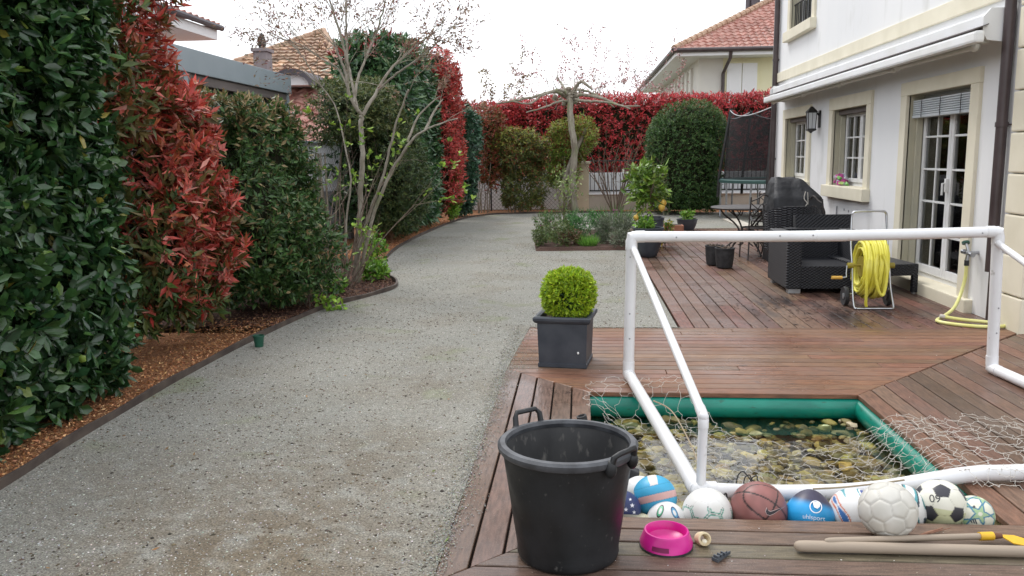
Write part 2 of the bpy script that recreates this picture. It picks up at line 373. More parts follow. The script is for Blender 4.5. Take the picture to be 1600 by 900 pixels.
def hedge(name, label, cat, c, h, e, n, per, ln, wd, cols, w, seed=0, depth=.3, lumps=.12, ls=2.2, zmin=.1, shrink=None, rounded=False, lm='leaf',
          group=None, face=None, stems=6, colfun=None, blobs=None, spread=.9, up=.35, var=.18, stemr=.03, docore=True, droop=.12, stem_top=.5):
    base = Vector((c[0], c[1], 0)); t = thing(name, label, cat, base, group)
    parts = blobs or [(c, h, 1.0)]
    As = []
    for i, (cc, hh, frac) in enumerate(parts):
        P, N = sebox(int(n*frac), cc, hh, e, seed+i, lumps, ls, zmin, face); As.append(shoots(P, N, per, ln, wd, depth, spread, up))
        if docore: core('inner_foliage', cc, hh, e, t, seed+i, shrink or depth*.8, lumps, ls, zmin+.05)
    B, D, Nn, L, Wd, dk, sid = [np.concatenate([a[j] for a in As]) for j in range(7)]
    C = palette(len(B), cols, w, var)
    if colfun: C = colfun(B, C, dk, sid)
    leafmesh(B, D, Nn, L, Wd, C, 'foliage', M[lm], t, rounded=rounded, droop=droop)
    if stems:
        m = MB(); stem_in = min(.45, h[0]*.5)
        for k in range(stems):
            x = c[0]+rng.uniform(-.6, .05)*h[0]; y = c[1]+rng.uniform(-.75, .75)*h[1]
            m.tube([(x, y, -.02), (x+rng.uniform(-.06, .06), y+rng.uniform(-.06, .06), zmin*.6+.1), (x+rng.uniform(-.2, .2), y+rng.uniform(-.2, .2), c[2]+h[2]*(stem_top-.5))], [stemr, stemr*.8, stemr*.4], 6)
        m.build('stems', M['bark'], t, smooth=True)
    return t
def twigtree(m, p, d, L, r, depth, tips, ang=.5, n=3, grav=0.0, seg=4):
    pts = [p]; q = p.copy(); dd = d.normalized(); rr = [r]
    for i in range(seg):
        dd = (dd+Vector(rng.normal(0, .12, 3))+Vector((0, 0, grav))).normalized(); q = q+dd*(L/seg); pts.append(q.copy()); rr.append(r*(1-.55*(i+1)/seg))
        if depth > 0 and i >= 1 and rng.random() < .75:
            s = (dd+Vector(rng.normal(0, ang, 3))).normalized(); twigtree(m, q, s, L*rng.uniform(.45, .75), rr[-1]*.65, depth-1, tips, ang, n, grav, seg)
        if depth <= 1: tips.append((q.copy(), dd.copy()))
    m.tube(pts, rr, 5 if r > .008 else 3, caps=False)
# ================================================================ GROUND
def sheet(name, poly, z, material, kind='structure'):
    m = MB(); m.add([(x, y, z) for x, y in poly], [tuple(range(len(poly)))]); o = m.build(name, material); tag(o, kind=kind); return o
sheet('ground', [(-400, -60), (400, -60), (400, 700), (-400, 700)], -0.55, mat('ground_far', (0.10, 0.11, 0.07), (0.16, 0.14, 0.10), .3, 0.95))
EDGE = [(-2.62, 1.0), (-2.66, 2.5), (-2.692, 3.479), (-2.737, 4.04), (-2.761, 4.72), (-2.776, 5.607), (-2.738, 6.71), (-2.603, 8.05), (-2.33, 8.85), (-2.17, 9.35), (-2.213, 9.85),
        (-2.5, 10.6), (-2.85, 11.9), (-3.05, 13.6), (-3.1, 15.58), (-3.0, 18.9), (-2.75, 20.9), (-2.3, 21.8), (-1.6, 22.2), (-0.9, 22.3), (.4, 22.35), (1.8, 22.2), (2.6, 22.2)]
edge = [Vector((x, y, 0)) for x, y in EDGE]; edge = smooth_path(edge, 5)
# mulch / bed sheet under everything outside the gravel
mulch = mat('mulch', (0.42, 0.19, 0.08), (0.22, 0.10, 0.05), 55, 0.95, 1.0, 120, c3=(0.52, 0.27, 0.13), s3=130, l3=(.55, .68), bdist=.02)
bedm = mat('bed_soil', (0.055, 0.028, 0.02), (0.10, 0.05, 0.035), 45, 0.95, 1.0, 120, c3=(0.20, 0.11, 0.07), s3=110, l3=(.6, .7), bdist=.02)
def bed_poly(y0, y1, xin=-5.2):
    pts = [(p.x, p.y) for p in edge if y0 <= p.y <= y1 and p.x < -.0]
    return pts+[(xin, pts[-1][1]), (xin, pts[0][1])]
o = sheet('mulch_bed', bed_poly(1.0, 7.15), -.006, mulch)
o = sheet('soil_bed', bed_poly(7.1, 12.4), -.002, bedm)
o = sheet('mulch_path', bed_poly(12.3, 21.9), -.006, mulch)
o = sheet('mulch_border', [(-5.2, 21.2), (-2.55, 21.2), (-2.3, 21.8), (-1.6, 22.2), (-.9, 22.3), (.4, 22.35), (1.8, 22.2), (6.5, 22.2), (6.5, 25.6), (-5.2, 25.6)], -.003, mulch)
# gravel: noisy top-dressed lawn
gm = bpy.data.materials.new('gravel_ground'); gm.use_nodes = True; N = gm.node_tree.nodes; L = gm.node_tree.links; pb = N['Principled BSDF']; pb.inputs['Roughness'].default_value = 0.95
pb.inputs['Specular IOR Level'].default_value = .2
tc = N.new('ShaderNodeTexCoord')
def NZ(sc, det=5, st=None):
    n = N.new('ShaderNodeTexNoise'); n.inputs['Scale'].default_value = sc; n.inputs['Detail'].default_value = det
    if st:
        mp = N.new('ShaderNodeMapping'); mp.inputs['Scale'].default_value = st; L.new(tc.outputs['Object'], mp.inputs[0]); L.new(mp.outputs[0], n.inputs[0])
    else: L.new(tc.outputs['Object'], n.inputs[0])
    return n.outputs[0]
def RG(s, a, b):
    r = N.new('ShaderNodeMapRange'); r.inputs[1].default_value = a; r.inputs[2].default_value = b; L.new(s, r.inputs[0]); return r.outputs[0]
def MX(f, a, b, mode='MIX'):
    x = N.new('ShaderNodeMix'); x.data_type = 'RGBA'; x.blend_type = mode
    if isinstance(f, float): x.inputs[0].default_value = f
    else: L.new(f, x.inputs[0])
    for i, v in ((6, a), (7, b)):
        if isinstance(v, tuple): x.inputs[i].default_value = (*v, 1)
        else: L.new(v, x.inputs[i])
    return x.outputs[2]
def MUL(a, b):
    q = N.new('ShaderNodeMath'); q.operation = 'MULTIPLY'
    for i, v in enumerate((a, b)):
        if isinstance(v, float): q.inputs[i].default_value = v
        else: L.new(v, q.inputs[i])
    return q.outputs[0]
c = MX(RG(NZ(1.1), .4, .62), (0.262, 0.260, 0.234), (0.285, 0.278, 0.248))
def DIST(cx, cy, r0, r1):
    v = N.new('ShaderNodeVectorMath'); v.operation = 'DISTANCE'; v.inputs[1].default_value = (cx, cy, 0); L.new(tc.outputs['Object'], v.inputs[0])
    r = N.new('ShaderNodeMapRange'); r.inputs[1].default_value = r0; r.inputs[2].default_value = r1; r.inputs[3].default_value = 1; r.inputs[4].default_value = 0; L.new(v.outputs['Value'], r.inputs[0]); return r.outputs[0]
for (cx_, cy_, a_, b_, k_) in ((-1.25, 2.9, .2, 1.1, .9), (-1.1, 4.0, .1, .8, .6), (-2.1, 3.6, .1, .8, .45), (-1.0, 5.3, .05, .7, .5), (-1.3, 2.2, .1, .9, .8)):
    c = MX(MUL(MUL(DIST(cx_, cy_, a_, b_), RG(NZ(7, 10), .30, .54)), k_), c, (0.150, 0.118, 0.082))
c = MX(MUL(RG(NZ(1.3, 10), .50, .72), .45), c, (0.20, 0.17, 0.125))
c = MX(RG(NZ(30, 8), .35, .65), MX(1.0, c, (.88, .88, .87), 'MULTIPLY'), MX(1.0, c, (1.06, 1.06, 1.06), 'MULTIPLY'))
c = MX(MUL(RG(NZ(1.6, 6), .60, .70), .55), c, (0.18, 0.205, 0.10))          # thin moss
c = MX(RG(NZ(120, 4), .40, .60), MX(1.0, c, (.80, .80, .80), 'MULTIPLY'), MX(1.0, c, (1.35, 1.35, 1.33), 'MULTIPLY'))
c = MX(MUL(RG(NZ(170, 3), .56, .64), .7), c, (0.085, 0.078, 0.068))
c = MX(MUL(RG(NZ(40, 6), .60, .72), RG(NZ(1.7, 4), .45, .6)), c, (0.10, 0.082, 0.062))
L.new(c, pb.inputs['Base Color'])
bp = N.new('ShaderNodeBump'); bp.inputs['Strength'].default_value = .8; bp.inputs['Distance'].default_value = .012; L.new(NZ(90, 8), bp.inputs['Height'])
bp2 = N.new('ShaderNodeBump'); bp2.inputs['Strength'].default_value = .5; bp2.inputs['Distance'].default_value = .05; L.new(NZ(9, 4), bp2.inputs['Height']); L.new(bp2.outputs[0], bp.inputs['Normal'])
L.new(bp.outputs[0], pb.inputs['Normal'])
gp = [(p.x, p.y) for p in edge]
m = MB(); Lp = gp; mid = []
vs = []; fs = []
for i, (x, y) in enumerate(gp): vs += [(x, y, 0.0)]
rightx = lambda y: -.535 if y < 7.25 else (6.8 if y > 17.25 else .84)
ys = [p[1] for p in gp]
poly = [(p[0], p[1], .002) for p in gp if p[0] < 2.7]+[(6.8, 22.2, .002), (6.8, 17.32, .002), (.86, 17.32, .002), (.86, 7.26, .002), (-.44, 7.26, .002), (-.52, 5.8, .002), (-.53, 1.0, .002)]
o = MB().add(poly, [tuple(range(len(poly)))]).build('gravel_lawn', gm); tag(o, kind='structure')
bmx = bmesh.new(); bmx.from_mesh(o.data); bmesh.ops.triangulate(bmx, faces=bmx.faces[:]); bmx.to_mesh(o.data); bmx.free()
def inside_gravel(x, y):
    if y < 1.2 or y > 22: return False
    xs = np.interp(y, [p[1] for p in EDGE[:19]], [p[0] for p in EDGE[:19]])
    xr = -.5 if y < 7.25 else .84
    return xs+.03 < x < xr
# loose stones and crumbs on the gravel
def crumbs(name, pts, smin, smax, cols, material, z=.002, flat=.6, kind='stuff', label=None):
    n = len(pts); base = np.array([(1, 0, 0), (-1, 0, 0), (0, 1, 0), (0, -1, 0), (0, 0, 1), (0, 0, -1)], float)
    F0 = np.array([(0, 2, 4), (2, 1, 4), (1, 3, 4), (3, 0, 4), (2, 0, 5), (1, 2, 5), (3, 1, 5), (0, 3, 5)])
    s = rng.uniform(smin, smax, (n, 1, 1))*rng.uniform(.5, 1.3, (n, 1, 3)); s[:, :, 2] *= flat
    V = base[None]*s*rng.uniform(.7, 1.2, (n, 6, 1)); a = rng.uniform(0, 6.28, n); ca, sa = np.cos(a)[:, None], np.sin(a)[:, None]
    X = V[:, :, 0]*ca-V[:, :, 1]*sa; Y = V[:, :, 0]*sa+V[:, :, 1]*ca; V[:, :, 0] = X; V[:, :, 1] = Y
    P = np.array(pts); 
    if P.shape[1] == 2: P = np.c_[P, np.full(n, z)]
    V = V+P[:, None]; C = palette(n, cols, np.ones(len(cols)), .2)
    o = npmesh(name, V.reshape(-1, 3), (np.arange(n)[:, None, None]*6+F0[None]).reshape(-1, 3), np.repeat(C, 6, 0), material); return tag(o, label, None, None, kind)
stone_m = mat('stones', (1, 1, 1), attr='col', rough=.9, spec=.2)
pts = []
while len(pts) < 52000:
    y = 1.9+15*rng.random()**1.9; x = rng.uniform(-3.1, .9)
    if inside_gravel(x, y): pts.append((x, y))
crumbs('gravel_stones', pts, .0022, .0055, [(.32, .32, .30), (.40, .40, .375), (.24, .235, .215), (.14, .125, .105), (.29, .26, .21), (.50, .49, .46)], stone_m)
pts = []
while len(pts) < 10500:
    y = 1.9+14*rng.random()**1.4; x = rng.uniform(-3.1, .9)
    if inside_gravel(x, y) and mn.noise(Vector((x*.9, y*.7, 3))) > rng.uniform(-.5, .35): pts.append((x, y))
crumbs('soil_crumbs', pts, .0035, .0105, [(.085, .068, .05), (.13, .10, .07), (.06, .05, .042)], stone_m)
pts = []
while len(pts) < 170:
    y = 2+14*rng.random()**1.5; x = rng.uniform(-3.1, .9)
    if inside_gravel(x, y): pts.append((x, y, .008))
P = np.array(pts); D = rng.normal(size=P.shape); D[:, 2] = 0.1; n = len(P)
leafmesh(P, D, np.c_[rng.normal(0, .4, (n, 2)), np.ones(n)], rng.uniform(.015, .04, n), rng.uniform(.006, .014, n), palette(n, [(.16, .09, .05), (.24, .15, .07), (.10, .06, .04), (.12, .15, .05)], [2, 2, 2, 1]), 'fallen_leaves', stone_m, droop=-.2); tag(bpy.data.objects['fallen_leaves'], kind='stuff')
# gravel spilt over the outer deck board
pts = [(-.545+abs(rng.normal(0, .035+.05*max(0, mn.noise(Vector((0, y*2.2, 0)))+.25)+(.04 if y > 5.7 else 0))), y) for y in rng.uniform(2.1, 7.2, 4200)]
pts += [(-.56+rng.normal(0, .025), y) for y in rng.uniform(2.1, 7.2, 2500)]
pts += [(rng.uniform(-.4, .9), 7.26-abs(rng.normal(0, .03))) for _ in range(1200)]
crumbs('spilt_gravel', pts, .002, .005, [(.30, .30, .28), (.36, .36, .34), (.2, .19, .16), (.25, .24, .17)], stone_m, z=.005)
# bark chips
def inmulch(x, y): return -4.6 < x < np.interp(y, [p[1] for p in EDGE[:19]], [p[0] for p in EDGE[:19]])-.02
def chips(name, y0, y1, n, cols, smin, smax):
    P = []
    while len(P) < n:
        y = y0+(y1-y0)*rng.random()**1.3; x = np.interp(y, [p[1] for p in EDGE[:19]], [p[0] for p in EDGE[:19]])-.02-abs(rng.normal(0, .5))
        if inmulch(x, y): P.append((x, y, rng.uniform(0, .018)))
    P = np.array(P); n = len(P); D = rng.normal(size=(n, 3)); D[:, 2] *= .35; Nn = rng.normal(0, .5, (n, 3))+np.array([0, 0, 1])
    leafmesh(P, D, Nn, rng.uniform(smin, smax, n), rng.uniform(.005, .014, n), palette(n, cols, np.ones(len(cols)), .25), name, stone_m, droop=0, fold=.15)
    tag(bpy.data.objects[name], kind='stuff')
chips('bark_chips', 2.2, 7.6, 16000, [(.50, .24, .11), (.36, .16, .07), (.62, .36, .18), (.24, .11, .05)], .012, .035)
chips('dark_bark_chips', 7.2, 12.2, 9000, [(.10, .05, .035), (.16, .085, .055), (.06, .03, .025), (.26, .15, .10)], .015, .045)
chips('far_bark_chips', 12.2, 21.5, 7000, [(.50, .24, .12), (.38, .18, .09), (.58, .32, .17)], .02, .06)
# edging strip (metal/plastic), a thing
m = MB(); w = .011
for i in range(len(edge)-1):
    a, b = edge[i], edge[i+1]; d = (b-a).normalized(); s = Vector((-d.y, d.x, 0))*w
    h0 = .045+.006*math.sin(i*.9); h1 = .045+.006*math.sin((i+1)*.9)
    m.add([a-s+Vector((0, 0, -.05)), a+s+Vector((0, 0, -.05)), b+s+Vector((0, 0, -.05)), b-s+Vector((0, 0, -.05)),
           a-s+Vector((0, 0, h0)), a+s+Vector((0, 0, h0)), b+s+Vector((0, 0, h1)), b-s+Vector((0, 0, h1))],
          [(4, 5, 6, 7), (0, 4, 7, 3), (1, 2, 6, 5)]+([(0, 1, 5, 4)] if i == 0 else []))
tag(m.build('bed_edging', M['edging'], org=(-2.7, 5, 0)), 'dark brown edging strip curving between gravel lawn and bark mulch beds', 'edging')

# ================================================================ DECK
def clip(poly, ax, lo, hi):
    for sgn, lim in ((1, lo), (-1, -hi)):
        out = []
        for i in range(len(poly)):
            a, b = poly[i], poly[(i+1) % len(poly)]; da, db = a[ax]*sgn-lim, b[ax]*sgn-lim
            if da >= 0: out.append(a)
            if (da >= 0) != (db >= 0):
                t = da/(da-db); out.append((a[0]+(b[0]-a[0])*t, a[1]+(b[1]-a[1])*t))
        poly = out
        if len(poly) < 3: return []
    return poly
def deckmat(name, ax):
    m = bpy.data.materials.new(name); m.use_nodes = True; Nn = m.node_tree.nodes; Lk = m.node_tree.links; p = Nn['Principled BSDF']
    tcn = Nn.new('ShaderNodeTexCoord'); at = Nn.new('ShaderNodeAttribute'); at.attribute_name = 'Col'
    mp = Nn.new('ShaderNodeMapping'); mp.inputs['Scale'].default_value = (.12, 1, 1) if ax == 0 else (1, .12, 1); Lk.new(tcn.outputs['Object'], mp.inputs[0])
    def nz(sc, det, src): q = Nn.new('ShaderNodeTexNoise'); q.inputs['Scale'].default_value = sc; q.inputs['Detail'].default_value = det; Lk.new(src, q.inputs[0]); return q.outputs[0]
    def rg(s, a, b, c_=0, d_=1):
        r = Nn.new('ShaderNodeMapRange'); r.inputs[1].default_value = a; r.inputs[2].default_value = b; r.inputs[3].default_value = c_; r.inputs[4].default_value = d_; Lk.new(s, r.inputs[0]); return r.outputs[0]
    def mx(f, a, b, mode='MIX'):
        x = Nn.new('ShaderNodeMix'); x.data_type = 'RGBA'; x.blend_type = mode
        if isinstance(f, float): x.inputs[0].default_value = f
        else: Lk.new(f, x.inputs[0])
        for i, v in ((6, a), (7, b)):
            if isinstance(v, tuple): x.inputs[i].default_value = (*v, 1)
            else: Lk.new(v, x.inputs[i])
        return x.outputs[2]
    ob = tcn.outputs['Object']
    c = mx(rg(nz(70, 5, mp.outputs[0]), .35, .65), (.62, .62, .62), (1.15, 1.15, 1.15)); c = mx(1.0, c, at.outputs['Color'], 'MULTIPLY')
    c = mx(rg(nz(190, 3, ob), .56, .72, 0, .6), c, (.26, .20, .15)); c = mx(rg(nz(60, 4, mp.outputs[0]), .60, .72, 0, .5), c, (.09, .055, .042))       # weathered pale flecks
    c = mx(rg(nz(1.6, 5, ob), .52, .72, 0, .45), c, (.19, .15, .125))     # dusty areas
    c = mx(rg(nz(9, 6, ob), .62, .74, 0, .55), c, (.05, .032, .028))       # damp stains
    # darker litter-stained boards beside the armchair
    g = Nn.new('ShaderNodeVectorMath'); g.operation = 'DISTANCE'; g.inputs[1].default_value = (2.45, 8.3, 0); Lk.new(ob, g.inputs[0])
    k = Nn.new('ShaderNodeMath'); k.operation = 'MULTIPLY'; Lk.new(rg(g.outputs['Value'], .5, 1.5, 1, 0), k.inputs[0]); Lk.new(rg(nz(7, 8, mp.outputs[0]), .45, .62), k.inputs[1])
    c = mx(k.outputs[0], c, (.035, .024, .022))
    Lk.new(c, p.inputs['Base Color']); Lk.new(rg(nz(1.1, 4, ob), .40, .60, .26, .66), p.inputs['Roughness']); p.inputs['Specular IOR Level'].default_value = .4
    b = Nn.new('ShaderNodeBump'); b.inputs['Strength'].default_value = .5; b.inputs['Distance'].default_value = .003; Lk.new(nz(90, 5, mp.outputs[0]), b.inputs['Height']); Lk.new(b.outputs[0], p.inputs['Normal'])
    return m
DM = [deckmat('deck_board_across', 0), deckmat('deck_board_along', 1)]
dk = MB()
def boards(poly, ax, w, start, base, var, gap=.010, lmin=2.2, lmax=4.4, joints=True):
    q = 1-ax; lo, hi = min(p[q] for p in poly), max(p[q] for p in poly); k = math.floor((lo-start)/w)
    while start+k*w < hi:
        a0 = start+k*w+gap/2; a1 = start+(k+1)*w-gap/2; k += 1
        st = clip(poly, q, a0, a1)
        if not st: continue
        l0, l1 = min(p[ax] for p in st), max(p[ax] for p in st); cuts = [l0-1]
        if joints:
            x = l0+rng.uniform(.3, lmax)
            while x < l1-.3: cuts.append(x); x += rng.uniform(lmin, lmax)
        cuts.append(l1+1)
        for i in range(len(cuts)-1):
            pc = clip(st, ax, cuts[i]+(.002 if i else 0), cuts[i+1]-.002)
            if len(pc) < 3: continue
            f = 1+rng.normal(0, var); col = tuple(max(.02, base[j]*f*(1+rng.normal(0, .05))) for j in range(3)); z = rng.uniform(-.0012, .0012); n = len(pc)
            cxm = sum(p[0] for p in pc)/n; cym = sum(p[1] for p in pc)/n; e = .003
            inn = []
            for p in pc:
                d = Vector((cxm-p[0], cym-p[1])); d = Vector((math.copysign(min(e, abs(d.x)), d.x), math.copysign(min(e, abs(d.y)), d.y))); inn.append((p[0]+d.x, p[1]+d.y))
            vs = [(p[0], p[1], z) for p in inn]+[(p[0], p[1], z-.003) for p in pc]+[(p[0], p[1], -.028) for p in pc]
            fs = [tuple(range(n))]+[(i2, n+i2, n+(i2+1) % n, (i2+1) % n) for i2 in range(n)]+[(n+i2, 2*n+i2, 2*n+(i2+1) % n, n+(i2+1) % n) for i2 in range(n)]
            dk.add(vs, fs, col, ax)
PX0, PX1, PY0, PY1 = .07, 1.735, 3.335, 5.2
RED = (.205, .100, .058); GRY = (.155, .105, .076)
boards([(.88, 7.258), (3.66, 7.258), (3.66, 17.3), (.88, 17.3)], 1, .126, .88, (.160, .084, .058), .13)
boards([(PX0, PY1), (PX1, PY1), (3.63, 7.095), (3.63, 7.25), (-.44, 7.25), (-.535, 5.8)], 0, .118, PY1, RED, .10)
boards([(PX1, PY1-.003), (3.66, 7.09), (6.5, 7.09), (6.5, PY0), (PX1, PY0)], 1, .122, PX1, (.158, .084, .056), .17, joints=False)
boards([(PX0, PY0), (6.5, PY0), (6.5, .6), (-.535, .6), (-.535, 2.73)], 0, .115, PY0, GRY, .10)
boards([(PX0-.002, PY1), (-.54, 5.8), (-.54, 2.73), (PX0-.002, PY0)], 1, .12, PX0, (.155, .098, .072), .14, joints=False)
bpy_deck = dk.build('deck', DM); tag(bpy_deck, kind='structure')
mU = mat('deck_shadow_gap', (.02, .015, .012), rough=.95)
m = MB()   # dark sheets below the boards as shade in the gaps, butted round the pond
for x0, x1, y0, y1 in ((-.52, .05, .6, 7.24), (.05, 1.755, 5.22, 7.24), (1.755, 6.5, .6, 7.085), (1.755, 3.64, 7.085, 7.24), (.05, 1.755, .6, 3.315), (.9, 3.64, 7.24, 17.28)):
    m.add([(x0, y0, -.03), (x1, y0, -.03), (x1, y1, -.03), (x0, y1, -.03)], [(0, 1, 2, 3)])
tag(m.build('deck_substructure', mU), kind='structure')
# litter on the deck: dark leaf scraps and white specks
pts = []
while len(pts) < 420:
    x, y = rng.normal(2.3, .45), rng.normal(8.3, .55)
    if .9 < x < 3.6 and 7.3 < y < 9.5: pts.append((x, y, .003))
n = len(pts); P = np.array(pts); D = rng.normal(size=(n, 3)); D[:, 2] = 0.02
leafmesh(P, D, np.tile([0, 0, 1.], (n, 1)), rng.uniform(.02, .07, n), rng.uniform(.005, .014, n), palette(n, [(.03, .02, .018), (.06, .035, .03)], [1, 1]), 'leaf_litter', stone_m, droop=-.05)
tag(bpy.data.objects['leaf_litter'], kind='stuff')
pts = [(rng.uniform(-.3, 3), rng.uniform(2.5, 3.3)) for _ in range(240)]+[(rng.uniform(1.8, 3), rng.uniform(3.4, 6)) for _ in range(120)]+[(rng.uniform(-.4, 3), rng.uniform(5.3, 9)) for _ in range(150)]
crumbs('deck_specks', pts, .001, .0035, [(.6, .58, .55), (.2, .16, .13), (.45, .38, .3)], stone_m, z=.003)

# ================================================================ POND
pond = thing('garden_pond', 'rectangular pond sunk in the deck with teal green liner rim and pebble floor', 'pond', (.9, 4.27, -.2))
m = MB(); zb = -.36
for x0, x1, y0, y1 in ((PX0-.06, PX1+.02, PY0-.06, PY1+.05),):
    V = [(x0, y0, zb), (x1, y0, zb), (x1, y1, zb), (x0, y1, zb), (x0, y0, -.032), (x1, y0, -.032), (x1, y1, -.032), (x0, y1, -.032)]
    m.add(V, [(0, 1, 2, 3), (0, 4, 5, 1), (1, 5, 6, 2), (2, 6, 7, 3), (3, 7, 4, 0)])
m.build('basin', M['basin'], pond)
MB().bbox(PX0-.03, PX1, PY0-.05, PY0+.19, -.35, -.15, .01).build('planting_shelf', M['basin'], pond)
m = MB(); zc = -.085; r = .062
pr = [(math.cos(a)*r*.8, math.sin(a)*r*1.15) for a in np.linspace(-math.pi/2, math.pi/2, 9)]
ov = .0
path = [Vector((PX0-.02, PY1-.018, zc)), Vector((PX1-.035, PY1-.018, zc))]
def halftube(a, b, inward, m):
    vs = []
    for P in (a, b): vs += [P+inward*(p[0]+.0)+Vector((0, 0, p[1])) for p in pr]
    n = len(pr); m.add(vs, [(i, i+1, n+i+1, n+i) for i in range(n-1)]+[(0, n, 2*n-1, n-1)])
m.tube([(PX0-.05, PY1+.024, zc-.014), (PX1+.024, PY1+.024, zc-.014), (PX1+.024, 3.72, zc-.014)], .070, 18)
m.build('liner_rim', M['rim'], pond, smooth=True)
# pebbles on the floor
cols = [(.62, .55, .22), (.50, .43, .16), (.70, .64, .36), (.34, .28, .11), (.78, .74, .5), (.42, .40, .28)]
m = MB(); k = 0
pal = palette(1300, cols, [3, 3, 2, 4, 1.5, 4], .4)
ico = bmesh.new(); bmesh.ops.create_icosphere(ico, subdivisions=2, radius=1); ico.verts.index_update(); IV = [v.co.copy() for v in ico.verts]; IF = [tuple(v.index for v in f.verts) for f in ico.faces]; ico.free()
for i in range(1300):
    x, y = rng.uniform(PX0+.02, PX1-.03), rng.uniform(PY0+.05, PY1-.04); s = rng.uniform(.016, .046)*(1 if rng.random() < .85 else 1.5)
    edgef = .11*max(0, 1-(PY1-y)/.35)+.07*max(0, 1-(PX1-x)/.25)
    a = rng.uniform(0, 3.14); sx, sy_, sz = s*rng.uniform(.9, 1.4), s*rng.uniform(.7, 1), s*rng.uniform(.35, .6); sd_ = Vector((i*3.1, 0, 0))
    vs = []
    for v in IV:
        q = v*(1+.38*mn.noise(v*1.1+sd_)); X, Y = q.x*sx, q.y*sy_
        vs.append((x+X*math.cos(a)-Y*math.sin(a), y+X*math.sin(a)+Y*math.cos(a), -.245+edgef*.6+q.z*sz+.024*math.sin(i*1.7)))
    m.add(vs, IF, tuple(pal[i]))
pb_ = m.build('pebble_bed', M['pebble'], pond, smooth=True); pb_['kind'] = 'stuff'
m = MB(); m.add([(PX0-.04, PY0-.04, -.155), (PX1+.0, PY0-.04, -.155), (PX1+.0, PY1+.0, -.155), (PX0-.04, PY1+.0, -.155)], [(0, 1, 2, 3)])
tag(m.build('water', WATER), kind='structure')
# grey folded liner corner at the near left of the pond
# ================================================================ HOUSE
HX = 3.66; HY0, HY1, HZ = 7.09, 16.2, 6.2
house = thing('white_house', 'white rendered two storey house with cream stone window surrounds along the deck', 'house', (HX, 12, 0))
holes = dict(w1=(13.9, 15.34, 1.05, 2.10), w2=(11.11, 12.54, 1.035, 2.10), door=(8.25, 9.79, .12, 2.115), up=(13.9, 15.3, 3.58, 4.95))
ysb = sorted({HY0, HY1, *[h[0] for h in holes.values()], *[h[1] for h in holes.values()]}); zsb = sorted({-.05, HZ, *[h[2] for h in holes.values()], *[h[3] for h in holes.values()]})
m = MB(); RD = .165
for i in range(len(ysb)-1):
    for j in range(len(zsb)-1):
        yc, zc_ = (ysb[i]+ysb[i+1])/2, (zsb[j]+zsb[j+1])/2
        if any(h[0] < yc < h[1] and h[2] < zc_ < h[3] for h in holes.values()): continue
        m.add([(HX, ysb[i], zsb[j]), (HX, ysb[i+1], zsb[j]), (HX, ysb[i+1], zsb[j+1]), (HX, ysb[i], zsb[j+1])], [(0, 3, 2, 1)])
m.add([(HX, HY0, -.05), (13, HY0, -.05), (13, HY0, HZ), (HX, HY0, HZ)], [(0, 1, 2, 3)])
m.add([(HX, HY1, -.05), (13, HY1, -.05), (13, HY1, HZ), (HX, HY1, HZ)], [(0, 3, 2, 1)])
m.add([(13, HY0, -.05), (13, HY1, -.05), (13, HY1, HZ), (13, HY0, HZ)], [(0, 1, 2, 3)])
m.build('wall', M['plaster'], house)
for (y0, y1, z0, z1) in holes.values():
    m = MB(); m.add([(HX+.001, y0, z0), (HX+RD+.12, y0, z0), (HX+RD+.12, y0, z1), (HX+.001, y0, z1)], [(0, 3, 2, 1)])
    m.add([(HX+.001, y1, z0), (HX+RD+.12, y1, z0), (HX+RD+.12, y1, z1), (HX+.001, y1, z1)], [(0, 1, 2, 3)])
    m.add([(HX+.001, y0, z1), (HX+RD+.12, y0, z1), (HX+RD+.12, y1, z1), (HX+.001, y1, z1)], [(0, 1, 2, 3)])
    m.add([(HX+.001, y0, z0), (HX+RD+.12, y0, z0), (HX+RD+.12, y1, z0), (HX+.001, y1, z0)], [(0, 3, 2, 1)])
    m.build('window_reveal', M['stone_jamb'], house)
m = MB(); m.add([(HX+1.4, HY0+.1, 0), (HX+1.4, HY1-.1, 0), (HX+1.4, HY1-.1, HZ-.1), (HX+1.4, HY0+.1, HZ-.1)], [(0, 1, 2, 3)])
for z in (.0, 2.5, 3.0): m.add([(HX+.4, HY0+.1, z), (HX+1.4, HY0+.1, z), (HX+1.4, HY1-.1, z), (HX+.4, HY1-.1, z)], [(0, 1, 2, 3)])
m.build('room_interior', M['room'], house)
def surround(hole, side, top, sill, door=False):
    y0, y1, z0, z1 = hole; m = MB(); p = .035
    m.bbox(HX-p, HX+.02, y0-side, y0-.0, z0 if not door else -.02, z1, .006); m.bbox(HX-p, HX+.02, y1, y1+side, z0 if not door else -.02, z1, .006)
    m.bbox(HX-p-.003, HX+.02, y0-side-.004, y1+side+.004, z1, z1+top, .006)
    m.build('stone_surround', M['stone'], house)
    m = MB()
    if not door: m.bbox(HX-.10, HX+.24, y0-side-.03, y1+side+.03, z0-.16, z0+.004, .01); m.build('window_sill', M['stone'], house)
    else: m.bbox(HX-.075, HX+.3, y0-side-.1, y1+side+.12, -.02, z0+.004, .012); m.build('door_step', M['stone'], house)
surround(holes['w1'], .17, .16, True); surround(holes['w2'], .17, .17, True); surround(holes['door'], .17, .145, False, True); surround(holes['up'], .16, .16, True)
